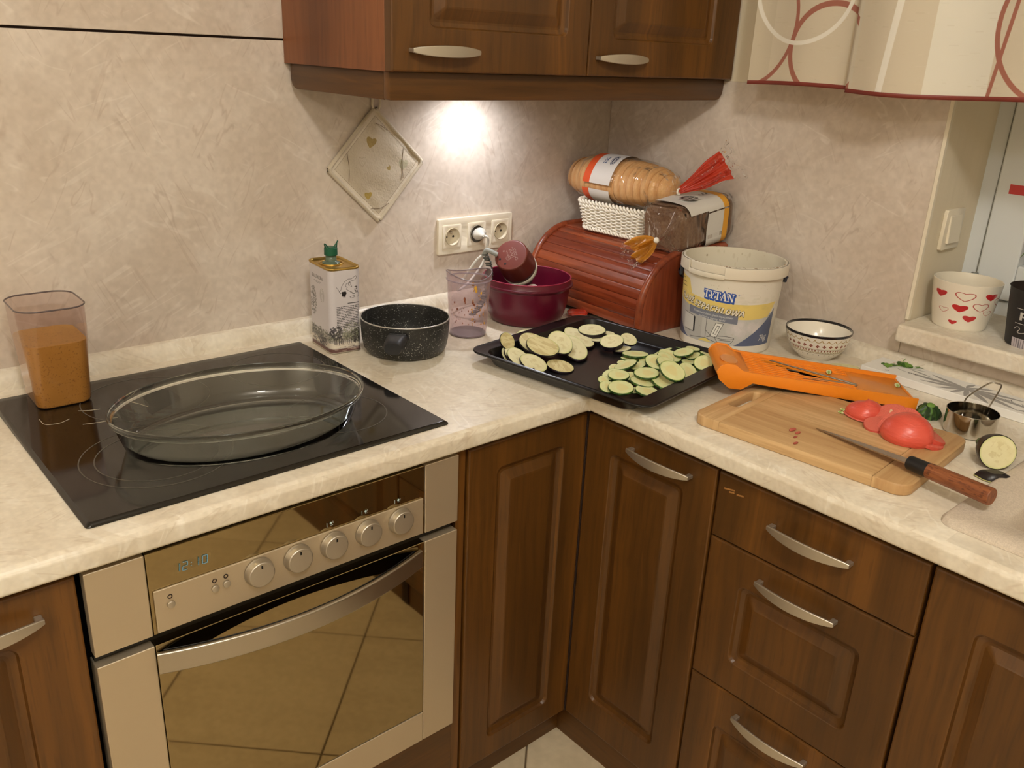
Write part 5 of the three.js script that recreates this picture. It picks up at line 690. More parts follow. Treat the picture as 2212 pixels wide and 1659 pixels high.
function sliceGeo(seed, thick, wob, notch) {     // unit radius disc, top at 0; flesh faces and skin rim apart
  const r = rng(seed), a = [r() * 6.28, r() * 6.28, r() * 6.28], n = 40, f = (t) => (1 + wob * (Math.cos(2 * t + a[0]) + 0.5 * Math.cos(3 * t + a[1]) + 0.3 * Math.cos(5 * t + a[2]))) * (notch ? 1 - 0.32 * Math.exp(-Math.pow((mod(t - notch + PI, 2 * PI) - PI) / 0.16, 2)) : 1);
  const ring = (k, y) => Array.from({ length: n }, (_, i) => { const t = i / n * 2 * PI, q = k * f(t); return new V3(q * Math.cos(t), y + (k > 0.5 ? 0.03 * wob * Math.cos(2 * t + a[1]) : 0), q * Math.sin(t)); });
  const uvp = (g) => { const p = g.attributes.position, u = g.attributes.uv; for (let i = 0; i < p.count; i++) u.setXY(i, 0.5 + p.getX(i) * 0.5, 0.5 + p.getZ(i) * 0.5); return g; };
  const flesh = uvp(M(loft([ring(0.96, -0.003), ring(0.6, 0.0), ring(0.2, 0.002)], { capB: true, flip: true }), loft([ring(0.94, -thick + 0.003), ring(0.2, -thick)], { capB: true })));
  const skin = loft([ring(0.94, -thick + 0.003), ring(0.985, -thick + 0.03), ring(1.0, -thick * 0.5), ring(0.985, -0.025), ring(0.958, -0.0025)], { flip: true }); return [flesh, skin];
}
function addSlice(kind, k, geos, flesh, skin, label, group, spin) {
  const s = SL[k], t = thing(kind + '_slice', label, 'slice', [s.p.x, s.p.y, s.p.z], 0, group);
  t.quaternion.setFromRotationMatrix(new THREE.Matrix4().makeBasis(s.u.clone().normalize(), s.n, s.u.clone().normalize().cross(s.n))); if (spin > 3) t.rotateY(PI); const e = kind === 'zucchini' ? 1.07 : 1.03; t.scale.set(s.r * e, Math.min(0.03, Math.sqrt(s.r * s.q)), s.q * e);
  part('flesh', geos[0], flesh, t); part('skin', geos[1], skin, t); return t;
}
{
  const G = [0, 1, 2, 3].map((i) => sliceGeo(100 + i, 0.2, 0.018)), N = sliceGeo(140, 0.2, 0.02, 0.35), thickG = sliceGeo(150, 0.42, 0.012), ft = MAT.fleshE, fb = MAT.fleshE2;
  const E = { E1: 'small eggplant slice with a browned tip leaning on the left tray rim', E2: 'eggplant slice at the back left, mostly covered by two larger slices', E3: 'eggplant slice between the covered back slice and the big front one', E4: 'big oval eggplant slice lying foremost and on top of the left heap', E5: 'roundish eggplant slice leaning right beside the big front one', E6: 'large eggplant slice with an open pale face, right end of the left heap', E7: 'long narrow eggplant slice sloping down to the right behind the heap', E8: 'eggplant slice half hidden behind the heap near the maroon bowl', E9: 'thick eggplant slice with broad dark skin near the back tray rim', E10: 'lowest eggplant slice of the fanned stack by the left front rim', E11: 'middle eggplant slice of the fanned stack by the left front rim', E12: 'top eggplant slice of the fanned stack by the left front rim', E13: 'eggplant slice with a torn notch on its right edge', E14: 'flat oval eggplant slice lying alone nearest the empty tray floor', E15: 'eggplant slice on top of the small group at the back tray rim', E16: 'small eggplant slice standing behind the top one at the back rim', E17: 'shiny wet eggplant slice lowest in the group at the back rim', E18: 'sliver of eggplant showing under the thick slice', E19: 'tiny corner of an eggplant slice behind the thick slice' };
  const brown = new Set(['E1', 'E4', 'E3', 'E14', 'E8']);
  Object.entries(E).forEach(([k, l], i) => addSlice('eggplant', k, k === 'E13' ? N : k === 'E9' || k === 'E15' ? thickG : G[i % 4], brown.has(k) ? fb : ft, MAT.eggSkin, l, 'eggplant slices on the baking tray', i % 2 ? 0 : 4));
  const Z = [0, 1, 2, 3].map((i) => sliceGeo(200 + i, 0.2, 0.014)), zt = sliceGeo(240, 0.42, 0.012);
  const L = { Z1: 'zucchini slice lying flat at the back left of the green pile', Z2: 'zucchini slice directly under the flat one at the back left', Z3: 'tilted zucchini slice showing a dark green right edge on the left of the pile', Z6: 'zucchini slice tucked behind the tilted one with the dark edge', Z8: 'round flat zucchini slice with clear green outline, left front of the pile', Z7: 'zucchini slice half covered by the round flat one on the left', Z10: 'zucchini slice at the front left corner under the front one', Z11: 'large zucchini slice at the very front of the pile', Z13: 'flat oval zucchini slice on top in the middle of the pile', Z14: 'tilted zucchini slice with dark side below the middle top slice', Z15: 'zucchini slice at the front right running under the tray wall', Z16: 'big zucchini slice sloping towards the near tray wall', Z17: 'upright leaning zucchini slice in the middle of the pile', Z19: 'zucchini slice between the leaning middle one and the wide back one', Z20: 'wide zucchini slice at the back of the middle of the pile', Z21: 'zucchini slice standing on edge at the back, a thin green rim', Z22: 'zucchini slice behind the largest one, only its upper rim showing', Z23: 'largest zucchini slice, leaning on top of the pile', Z24: 'zucchini slice right of the largest one, against the near wall', Z26: 'long zucchini slice raised at the back right of the pile', Z27: 'thin sliver of zucchini at the far back of the pile', Z28: 'folded thin zucchini slice on top at the back right', Z29: 'zucchini slice behind the folded one beside the bucket', Z30: 'zucchini slice below the long raised one at the back right', Z31: 'round thick zucchini slice facing up beside the orange slicer', Z32: 'zucchini slice peeking out behind the round thick one', Z33: 'zucchini slice showing only dark green skin near the bucket' };
  const shared = 'zucchini slice mostly buried under other slices of the pile';
  Object.keys(SL).filter((k) => k[0] === 'Z').forEach((k, i) => addSlice('zucchini', k, k === 'Z31' || k === 'Z33' ? zt : Z[i % 4], MAT.fleshZ, MAT.zSkin, L[k] ?? shared, L[k] ? 'zucchini slices on the baking tray' : 'buried zucchini slices of the pile', i % 2 ? 0 : 4));
}
// ------------------------------------------------------------------ cutting board, knife, tomatoes
const BTOP = Y + 0.0185;
{
  const t = thing('cutting_board', 'light bamboo cutting board with a hand slot at the worktop edge', 'cutting board', [-0.4525, Y + 0.0003, 0.9575], 0.087), hw = 0.131, hl = 0.18;
  const cut = (z0, z1) => { const o = [], r = 0.024; for (const [x, z] of rrect(hw * 2, hl * 2, r, 8)) if (z >= z0 - 1e-6 && z <= z1 + 1e-6) o.push([x, z]); return o; };
  const mid = [[hw, -0.128], [hw, 0.128], [-hw, 0.128], [-hw, -0.128]], left = [...cut(-0.19, -0.129), [hw, -0.1283], [-hw, -0.1283]].sort((a, b) => Math.atan2(a[1] + 0.15, a[0]) - Math.atan2(b[1] + 0.15, b[0])), right = [...cut(0.129, 0.19), [hw, 0.1283], [-hw, 0.1283]].sort((a, b) => Math.atan2(a[1] - 0.15, a[0]) - Math.atan2(b[1] - 0.15, b[0]));
  const slot = rrect(0.092, 0.022, 0.0109, 8).map(([x, z]) => [x - 0.004, z - 0.1525]);
  const flat = (o, holes = []) => extrude(o, 0.018, { holes, bevel: 0.0022, seg: 3 }).rotateX(PI / 2).translate(0, 0.018, 0);
  part('board_panel', uvBox(flat(mid), 0.5, 'z'), MAT.bamboo, t); part('end_strip', uvBox(flat(left, [slot]), 0.5, 'x', 0.3, 0.2), MAT.bamboo, t, 'end strip with the hand slot'); part('end_strip', uvBox(flat(right), 0.5, 'x', 0.6, 0.7), MAT.bamboo, t);
}
{ // knife lying along the board, its handle beyond the edge
  const A = new V3(-0.488, 0.9295, 0.954), B = new V3(-0.5335, 0.9355, 1.245), L = A.distanceTo(B);
  const t = thing('kitchen_knife', 'long pointed kitchen knife with wooden handle and black ferrule on the cutting board', 'knife', [A.x, A.y, A.z]); t.quaternion.setFromUnitVectors(new V3(0, 0, 1), B.clone().sub(A).normalize());
  const bl = 0.176, spine = [], n = 24; const secs = []; for (let i = 0; i <= n; i++) { const s = i / n, z = s * bl, w = 0.0285 * Math.pow(s, 0.62) + 0.0004, y0 = mix(-0.0085, 0.0005, s), sx = mix(0.0, -0.009, s); secs.push([[sx, y0 + 0.0008], [sx + w * 0.5, y0 - 0.0012 * s - 0.0008 - w * 0.1], [sx + w, y0 - w * 0.1 - 0.0004], [sx + w * 0.5, y0 - 0.0028 * s - 0.0008 - w * 0.1], [sx, y0 - 0.0012]].map(([x, y]) => new V3(x, Math.max(y, -0.0105), z))); }
  part('blade', toCreasedNormals(loft(secs, { capB: true }).toNonIndexed(), 0.3), std({ color: 0xb4aca6, metalness: 1, roughness: 0.16 }), t);
  const oct = (r, z, q = 1) => Array.from({ length: 16 }, (_, i) => { const a = i / 16 * 2 * PI + 0.2; return new V3(r * Math.cos(a) * q, r * Math.sin(a), z); });
  part('ferrule', loft([oct(0.0095, 0.168), oct(0.0108, 0.17), oct(0.0112, 0.199), oct(0.011, 0.2)], { capA: true, capB: true }), MAT.black, t, 'black ferrule');
  const ring8 = (r, z) => Array.from({ length: 24 }, (_, i) => { const a = i / 24 * 2 * PI, f = 1 / Math.max(Math.cos(mod(a + PI / 8, PI / 4) - PI / 8), 0.9); return new V3(r * Math.cos(a) * f, r * Math.sin(a) * f, z); });
  part('wooden_grip', uvBox(loft([ring8(0.0108, 0.1998), ring8(0.0112, 0.2005), ring8(0.0124, L - 0.002), ring8(0.0116, L)], { capA: true, capB: true }).toNonIndexed(), 0.08, 'z'), MAT.rose, t);
}
function blob(R, h, seed, amp, flat = 0.0) { // dome with cut base
  const n = 40, rs = []; const wv = (a, f) => 1 + amp * (Math.sin(3 * a + seed) * 0.5 + Math.sin(5 * a + seed * 2.1 + f * 3) * 0.3 + Math.sin(2 * a - seed) * 0.4);
  for (let j = 0; j <= 14; j++) { const f = j / 14, q = f < 0.08 ? 0.9 + f * 0.9 : Math.cos((f - 0.06) / 0.94 * PI / 2 * 0.985), y = h * Math.sin(f * PI / 2); rs.push(Array.from({ length: n }, (_, i) => { const a = i / n * 2 * PI; return new V3(R * q * wv(a, f) * Math.cos(a), y * (1 - flat * Math.cos(a)), R * q * wv(a, f) * Math.sin(a)); })); }
  return loft(rs, { capA: true, capB: true, flip: true });
}
{
  const T = (name, label, x, z, ry) => thing(name, label, 'tomato', [x, BTOP + 0.0003, z], ry, 'tomato pieces on the cutting board');
  const disc2 = (R, w, seed) => { const g = sliceGeo(seed, w, 0.03); return g; };
  const a = T('tomato_half', 'largest peeled tomato half, domed, on the right of the cutting board', -0.4, 1.0635, 0.4); part('tomato_flesh', blob(0.041, 0.043, 1.3, 0.03), MAT.tomato, a);
  const c = T('tomato_half', 'smaller wet tomato half on the left of the tomato pieces', -0.3665, 0.974, 1.1); part('tomato_flesh', blob(0.0315, 0.029, 3.1, 0.05, 0.12), MAT.tomato, c); part('cut_edge', blob(0.033, 0.007, 3.1, 0.05), MAT.tomatoFlesh, c, 'paler cut edge');
  const slice = (label, x, y, z, r, nrm, seed, core) => { const t = T('tomato_slice', label, x, z, 0); t.position.y = y; t.quaternion.setFromUnitVectors(new V3(0, 1, 0), new V3(...nrm).normalize()); const g = sliceGeo(seed, 0.26, 0.035); const m = part('slice_flesh', g[0].clone().scale(r, r, r), MAT.tomatoFlesh, t); part('slice_edge', g[1].clone().scale(r, r, r), MAT.tomato, t); if (core) part('white_core', at(new THREE.SphereGeometry(0.003, 12, 8).scale(4.5, 0.16, 1.1), 0.002, 0.0004, 0, 0, 0.5, 0), std({ color: 0xf0c8a4, roughness: 0.5 }), m); };
  slice('tomato slice with a pale core between the two tomato halves', -0.3745, 0.9385, 1.021, 0.029, [-0.45, 0.75, -0.1], 301, true);
  slice('thin tomato slice leaning on the left side of the largest half', -0.4055, 0.9365, 1.0495, 0.0375, [-0.62, 0.62, -0.2], 302);
  slice('tomato slice lying under the front slices next to the smaller half', -0.402, 0.9275, 1.012, 0.0195, [-0.3, 0.95, 0.1], 303);
  slice('tomato slice peeking out behind the right side of the largest half', -0.3755, 0.9335, 1.083, 0.032, [0.25, 0.9, 0.3], 304);
  slice('lowest tomato slice jutting out at the right of the largest half', -0.392, 0.9265, 1.0935, 0.0245, [0.1, 0.97, 0.25], 305);
  const bits = [['reddish tomato scrap nearest the knife tip on the board', -0.527, 0.946, 0.007], ['longest tomato scrap left of the knife tip', -0.5235, 0.934, 0.009], ['round tomato scrap below the knife tip', -0.5445, 0.9525, 0.005], ['tomato scrap closest to the front edge of the board', -0.5655, 0.966, 0.006]];
  const rb = rng(31); bits.forEach(([l, x, z, s]) => solo('tomato_scrap', at(new THREE.SphereGeometry(s, 12, 8).scale(1, 0.22, 0.45), x, BTOP + s * 0.18, z, 0, 0, 0).applyMatrix4(new THREE.Matrix4().makeTranslation(0, 0, 0)), MAT.tomatoFlesh, l, 'food scrap', 'scraps on the cutting board'));
  for (const [l, x, z] of [['upper pale zucchini seed scrap left of the smaller tomato half', -0.3735, 0.9385], ['lower green edged zucchini scrap left of the smaller tomato half', -0.388, 0.9425]]) solo('zucchini_scrap', at(new THREE.SphereGeometry(0.006, 12, 8).scale(0.6, 0.3, 1), x, BTOP + 0.0018, z), MAT.fleshZ, l, 'food scrap', 'scraps on the cutting board');
  solo('sauce_drop', at(new THREE.SphereGeometry(0.005, 14, 8).scale(1, 0.25, 0.7), -0.55, Y + 0.0012, 0.783), std({ color: 0xd8a02c, roughness: 0.3 }), 'yellow sauce drop on the worktop between tray and cutting board', 'food scrap');
}
// ------------------------------------------------------------------ orange mandoline slicer
{
  const x = new V3(0.229, -0.0305, 0.237).normalize(), z = new V3(-x.z, 0, x.x).normalize(), y = z.clone().cross(x).normalize(), A = new V3(-0.4305, 0.9555, 0.7285).addScaledVector(z, -0.022);
  const t = thing('mandoline_slicer', 'orange plastic mandoline slicer leaning on the baking tray behind the cutting board', 'slicer', [A.x, A.y, A.z]); t.quaternion.setFromRotationMatrix(new THREE.Matrix4().makeBasis(x, y, z));
  const L = 0.34, hw = 0.064, wall = [[-0.02, -0.006], [-0.015, 0.006], [-0.006, 0.0115], [0.012, 0.0115], [0.026, 0.003], [0.04, 0.002], [L, 0.002], [L, -0.0235], [L - 0.04, -0.0235], [L - 0.04, -0.0185], [L - 0.064, -0.0185], [L - 0.064, -0.021], [0.062, -0.0185], [0.048, -0.018], [0.03, -0.033], [0.008, -0.034], [-0.013, -0.02]];
  part('front_wall', at(extrude(wall, 0.0055, { bevel: 0.0014 }), 0, 0, hw - 0.0055), MAT.orange, t); part('back_wall', at(extrude(wall, 0.0055, { bevel: 0.0014 }), 0, 0, -hw), MAT.orange, t);
  part('end_wall', box(L - 0.005, L - 0.0005, -0.022, -0.004, -hw + 0.006, hw - 0.006, 0.001), MAT.orange, t);
  const flat = (o, th, holes = []) => extrude(o, th, { holes, bevel: 0.0005 }).rotateX(PI / 2), inW = hw - 0.0057;
  const hole = [[0.236, 0.0205], [0.094, -0.0425], [0.078, -0.042], [0.084, -0.028], [0.106, -0.018], [0.124, 0.0], [0.146, 0.01], [0.17, 0.018], [0.2, 0.0235]];
  part('ribbed_bed', at(flat([[0.03, -inW], [0.24, -inW], [0.24, inW], [0.03, inW]], 0.004, [hole]), 0, -0.004, 0), MAT.orange, t);
  part('landing_plate', at(flat([[0.2405, -inW], [L - 0.003, -inW], [L - 0.003, inW], [0.2405, inW]], 0.004), 0, -0.0052, 0), MAT.orangeClear, t, 'translucent paler plate after the blade');
  part('bottom_plate', box(0.06, 0.25, -0.0225, -0.0205, -inW, inW, 0), std({ color: 0x160804, roughness: 0.6 }), t);
  for (let i = 0; i < 11; i++) { const zz = -hw + 0.0125 + i * 0.0102, front = [[-0.042, 0.076], [-0.026, 0.082], [-0.016, 0.103], [0, 0.12], [0.01, 0.14], [0.018, 0.165], [0.024, 0.195], [0.07, 0.236]].find(([q]) => zz <= q)[1]; part('guide_rib', box(0.034, front, -0.0045, -0.0018, zz - 0.0017, zz + 0.0017, 0.0009, 1), MAT.orange, t); const back = 0.094 + (zz + 0.0425) / 0.063 * 0.142 + 0.014; if (zz < -0.03 && back < 0.225) part('guide_rib', box(Math.max(0.1, back), 0.238, -0.0045, -0.0018, zz - 0.0017, zz + 0.0017, 0.0009, 1), MAT.orange, t); }
  part('blade', at(flat([[0.24, 0.0225], [0.094, -0.0435], [0.1, -0.0465], [0.243, 0.0165]], 0.0015), 0, -0.0022, 0), MAT.steel, t, 'long steel blade edge'); part('blade', at(flat([[0.245, 0.021], [0.238, 0.031], [0.142, 0.0325], [0.172, 0.0215]], 0.0015), 0, -0.0022, 0), MAT.steel, t, 'short steel blade plate');
  part('grip_end', at(loft([-1, 1].map((s) => wall.slice(0, 6).concat([[0.034, -0.005], [0.024, -0.007], [0.012, -0.012], [-0.01, -0.016]]).map(([a, b]) => new V3(a, b - 0.0025, s * inW))), { capA: true, capB: true })), MAT.orange, t, 'raised grip end'); part('finger_recess', at(disc(0.021, 0.0018, 40, 0.0008).scale(0.75, 1, 1.2), 0.004, 0.0083, 0.026), MAT.orangeClear, t);
  part('foot', box(L - 0.03, L - 0.008, -0.0265, -0.023, hw - 0.012, hw - 0.001, 0.001), MAT.black, t); part('foot', box(L - 0.03, L - 0.008, -0.0265, -0.023, -hw + 0.001, -hw + 0.012, 0.001), MAT.black, t);
  const on = (a, b, c) => new V3(a, b, c).applyMatrix4(new THREE.Matrix4().makeBasis(x, y, z)).add(A);
  const sc = (l, p, s) => { const q = on(...p); const g = thing('zucchini_scrap', l, 'food scrap', [q.x, q.y, q.z], 0.5, 'scraps on the orange slicer'); part('flesh', new THREE.SphereGeometry(s, 14, 8).scale(1.2, 0.14, 0.5), MAT.fleshZ, g); part('skin', at(new THREE.SphereGeometry(s, 12, 6).scale(0.9, 0.1, 0.14), 0, -0.0002, s * 0.42), MAT.zSkin, g); };
  sc('green edged zucchini scrap stuck on the slicer beside its blade', [0.201, 0.0, -0.0213], 0.01); sc('green edged zucchini scrap at the far right end of the slicer', [0.328, -0.003, -0.015], 0.01);
}
{ // black handled tool behind the slicer
  const t = thing('vegetable_peeler', 'kitchen tool with thick matt black handle lying behind the orange slicer', 'peeler', [-0.272, 0.9125, 0.697]); const e = new V3(-0.155, 0.9125, 0.803).sub(new V3(-0.272, 0.9125, 0.697)), L = e.length(); t.quaternion.setFromUnitVectors(new V3(0, 0, 1), e.normalize());
  const R = []; for (let i = 0; i <= 16; i++) { const s = i / 16, r = 0.0115 * Math.pow(Math.sin(Math.min(1, 0.12 + s * 1.4) * PI / 2), 0.5) * mix(1, 0.72, s); R.push(Array.from({ length: 20 }, (_, k) => new V3(r * Math.cos(k / 10 * PI), r * 0.85 * Math.sin(k / 10 * PI), s * L * 0.82))); } part('grip', loft(R, { capA: true, capB: true }), MAT.blackRubber, t); part('tool_end', tube([[0, 0, L * 0.8], [0.001, 0, L * 1.0]], 0.004, 8, 10), MAT.steel, t);
}
{ const t = thing('eggplant_slice', 'pale eggplant slice lying flat behind the slicer near the china bowl', 'slice', [-0.1165, Y + 0.005, 0.8]); const g = sliceGeo(171, 0.17, 0.02); t.rotation.y = 0.6; t.scale.set(0.021, 0.021, 0.03); part('flesh', g[0], MAT.fleshE, t); part('skin', g[1], MAT.eggSkin, t); }
// ------------------------------------------------------------------ right end of the worktop
{ // flat white box printed with grey leaves
  const t = thing('flat_box', 'long flat white cardboard box printed with grey leaves against the wall upstand', 'box', [-0.066, Y + 0.0002, 0.83]); t.rotation.y = -0.02;
  const L = 0.36, W = 0.084, H = 0.0165;
  const pr = canvasTex(1536, 384, (c) => { c.fillStyle = '#f3f1ec'; c.fillRect(0, 0, 1536, 384); c.fillStyle = '#a4a2a0'; const leaf = (x, y, a, l, w) => { c.save(); c.translate(x, y); c.rotate(a); c.beginPath(); c.moveTo(0, 0); c.quadraticCurveTo(l * 0.45, -w, l, 0); c.quadraticCurveTo(l * 0.5, w * 0.35, 0, 0); c.fill(); c.restore(); }; for (const [a, l, w] of [[0.1, 560, 84], [-0.22, 460, 70], [0.36, 500, 84], [0.72, 360, 74], [1.25, 240, 62], [1.75, 230, 62], [2.25, 270, 66], [2.72, 360, 74], [3.05, 470, 84], [-2.85, 340, 66], [-1.5, 170, 56], [-0.75, 250, 62]]) leaf(800, 170, a, l, w); leaf(300, 120, 0.2, 230, 40); leaf(260, 120, -0.4, 180, 26); c.strokeStyle = '#8f8d8c'; c.lineWidth = 6; c.beginPath(); c.moveTo(230, 190); c.quadraticCurveTo(330, 240, 440, 190); c.stroke(); leaf(1250, 330, -0.5, 280, 60); leaf(1250, 330, -0.15, 300, 56); c.strokeStyle = '#2b292b'; c.lineWidth = 5; const scr = (x, y, n) => { c.beginPath(); c.moveTo(x, y); for (let i = 1; i < n; i++) c.lineTo(x + i * 9, y + (i % 2 ? -10 : 8) + Math.sin(i) * 6); c.stroke(); }; scr(330, 215, 10); scr(1090, 150, 8); scr(1220, 165, 9); scr(250, 60, 6); c.strokeStyle = '#9a96b0'; c.beginPath(); c.arc(200, 330, 14, 0, 7); c.stroke(); c.fillStyle = '#c77'; c.fillRect(120, 60, 30, 8); });
  const shell = part('box_shell', box(-W / 2, W / 2, 0, H, 0, L, 0.0015), std({ color: 0xf3f1ec, roughness: 0.45 }), t); const pg = new THREE.PlaneGeometry(L - 0.002, W - 0.002).rotateX(-PI / 2).rotateY(-PI / 2); part('printed_face', at(pg, 0, H + 0.0002, L / 2), std({ map: pr, roughness: 0.45 }), shell, 'grey leaf print with black script');
}
{ // parsley on the box
  const t = thing('parsley_sprig', 'small green parsley sprig lying on the printed white box', 'herb', [-0.051, Y + 0.0135, 0.868]), r = rng(63);
  const leafShape = (s) => { const p = []; for (let i = 0; i <= 30; i++) { const a = -2.4 + i / 30 * 4.8, q = s * (0.62 + 0.38 * Math.abs(Math.cos(a * 2.0))) * (0.85 + 0.15 * Math.cos(i * 2.6)); p.push([q * Math.sin(a), q * Math.cos(a)]); } p.push([0, -s * 0.25]); return p; };
  for (let i = 0; i < 11; i++) { const g = extrude(leafShape(0.0085 + r() * 0.004), 0.0005).rotateX(-PI / 2 + (r() - 0.5) * 1.1).rotateY(r() * 6.28); const f = i / 10; part('leaf', at(g, -0.018 + f * 0.034 - 0.006 + r() * 0.016, 0.004 + r() * 0.008 * (1 - f), -0.006 + f * 0.04 + (r() - 0.5) * 0.018), i % 3 ? MAT.leaf : MAT.leafLight, t); }
  part('stem', tube([[-0.018, 0.003, -0.006], [0.0, 0.005, 0.012], [0.014, 0.003, 0.034], [0.018, 0.008, 0.044]], 0.0009, 24, 6), MAT.leafLight, t); part('stem', tube([[0.0, 0.005, 0.012], [0.012, 0.014, 0.014], [0.014, 0.018, 0.016]], 0.0007, 16, 6), MAT.leafLight, t);
}
{ // zucchini stem end
  const t = thing('zucchini_end', 'knobbly dark green zucchini stem end between slicer and steel cup', 'vegetable scrap', [-0.2255, Y + 0.0004, 1.0215]), n = 60, rs = [];
  for (let j = 0; j <= 14; j++) { const f = j / 14, q = 0.021 * (f < 0.12 ? 0.9 + f : Math.pow(Math.cos((f - 0.12) / 0.88 * PI / 2), 0.62)) + 0.003 * (f > 0.8 ? 1 : 0), yy = 0.024 * Math.pow(f, 0.85); rs.push(Array.from({ length: n }, (_, i) => { const a = i / n * 2 * PI, k = 1 + 0.14 * Math.cos(a * 5) * sstep(0.05, 0.6, f) + 0.05 * Math.sin(a * 11 + f * 9); return new V3(q * k * Math.cos(a), yy, q * k * Math.sin(a)); })); }
  part('green_skin', loft(rs, { capA: true, capB: true, flip: true }), std({ map: zskin, color: 0xffffff, roughness: 0.45 }), t); part('stem_scar', at(lathe([[0.0001, 0.003], [0.006, 0.002], [0.008, 0], [0.0001, -0.001]].reverse(), 10), -0.004, 0.0225, 0.003, 0.2, 0, 0.3), MAT.leafLight, t, 'pale stem scar');
}
{ // steel measuring cup
  const t = thing('measuring_cup', 'small round polished steel measuring cup with folded wire handle', 'measuring cup', [-0.237, Y, 1.0965]);
  part('cup_wall', lathe([[0.0001, 0.0006], [0.037, 0.0006], [0.04, 0.0025], [0.0405, 0.005], [0.0408, 0.0388], [0.0415, 0.0398], [0.0408, 0.0404], [0.0399, 0.0398], [0.0397, 0.006], [0.038, 0.0025], [0.0001, 0.0018]], 96), MAT.mirror, t);
  part('wire_handle', tube([[0.03, 0.036, -0.028], [0.052, 0.045, -0.03], [0.098, 0.062, -0.018], [0.104, 0.064, -0.006], [0.098, 0.062, 0.002], [0.055, 0.046, 0.008], [0.041, 0.036, 0.008]], 0.0014, 60, 8), MAT.steel, t); solo('eggplant_peel', (() => { const g = loft([0, 1, 2, 3].map((j) => Array.from({ length: 9 }, (_, i) => new V3((j - 1.5) * 0.004, 0.003 + 0.004 * Math.sin(i / 8 * PI), (i - 4) * 0.004))), { closed: false }); return at(g, -0.178, Y + 0.0004, 1.056); })(), std({ color: 0x2a1a30, roughness: 0.4, side: THREE.DoubleSide }), 'narrow dark purple eggplant peel behind the green zucchini end', 'vegetable scrap');
}
{ // eggplant half, cut face towards the camera
  const t = thing('eggplant_half', 'halved eggplant end, pale round cut face towards the viewer, by the sink', 'eggplant', [-0.352, Y + 0.0283, 1.184]); t.quaternion.setFromUnitVectors(new V3(0, 1, 0), new V3(-0.76, 0.18, 0.62).normalize());
  const pr = [[0.0001, -0.054], [0.007, -0.052], [0.0145, -0.045], [0.0215, -0.032], [0.0262, -0.015], [0.0275, -0.002], [0.027, 0]]; part('skin', lathe(pr, 64), std({ color: 0x2b2420, roughness: 0.35 }), t);
  const g = sliceGeo(181, 0.02, 0.004); part('cut_face', at(g[0].clone().scale(0.0275, 0.0275, 0.0275), 0, 0.0002, 0), MAT.fleshE, t, 'pale green cut face'); part('calyx', at(blob(0.015, 0.013, 2, 0.2).rotateX(PI), 0, -0.043, 0), std({ color: 0x55603a, roughness: 0.6 }), t, 'green calyx at the stem end');
}
{ const t = thing('eggplant_end', 'small dark angular eggplant cap lying beside the sink in front of the eggplant half', 'vegetable scrap', [-0.392, Y + 0.0004, 1.199], 0.5); const rs = [], out = [[0.026, 0], [0.019, 0.013], [0.006, 0.019], [-0.008, 0.017], [-0.02, 0.01], [-0.027, 0.001], [-0.015, -0.013], [-0.004, -0.017], [0.006, -0.012], [0.017, -0.01]]; for (const [k, y] of [[0.96, 0], [1, 0.0015], [0.84, 0.009], [0.5, 0.0125]]) rs.push(out.map(([x, z]) => new V3(z * k, y, x * k))); part('skin', loft(rs, { capA: true, capB: true }), std({ color: 0x211a1b, roughness: 0.35 }), t); part('cut_rim', at(extrude(out.map(([x, z]) => [z * 1.02, x * 1.02]), 0.0012).rotateX(PI / 2), 0, 0.0022, 0), MAT.fleshE2, t, 'pale cut rim'); }
{ // sink
  const t = thing('sink', 'beige speckled composite sink set into the right worktop', 'sink', [-0.347, Y, 1.66]), W = 0.5, D = 0.912;
  const o = (a, b, r, y, dz = 0, dx = 0) => ringY(rrect(W - 2 * a, D - 2 * b, r, 8).map(([x, z]) => [x + dx, z + dz]), y);
  const basin = uvBox(loft([o(0, 0, 0.022, 0.0003), o(0.0005, 0.0005, 0.022, 0.005), o(0.004, 0.004, 0.02, 0.0085), o(0.008, 0.008, 0.018, 0.009), o(0.045, 0.04, 0.03, 0.0088), o(0.05, 0.045, 0.03, 0.0055), o(0.062, 0.056, 0.03, 0.005), o(0.068, 0.062, 0.03, 0.001), o(0.072, 0.066, 0.032, -0.02), o(0.085, 0.08, 0.05, -0.15), o(0.11, 0.1, 0.04, -0.165)], { capB: true, flip: true }).toNonIndexed(), 0.25, 'z'); basin.computeVertexNormals(); part('basin', toCreasedNormals(basin, 0.9), MAT.sink, t);
  part('drain', at(disc(0.04, 0.004, 40), 0, -0.1645, 0), MAT.steel, t);
}
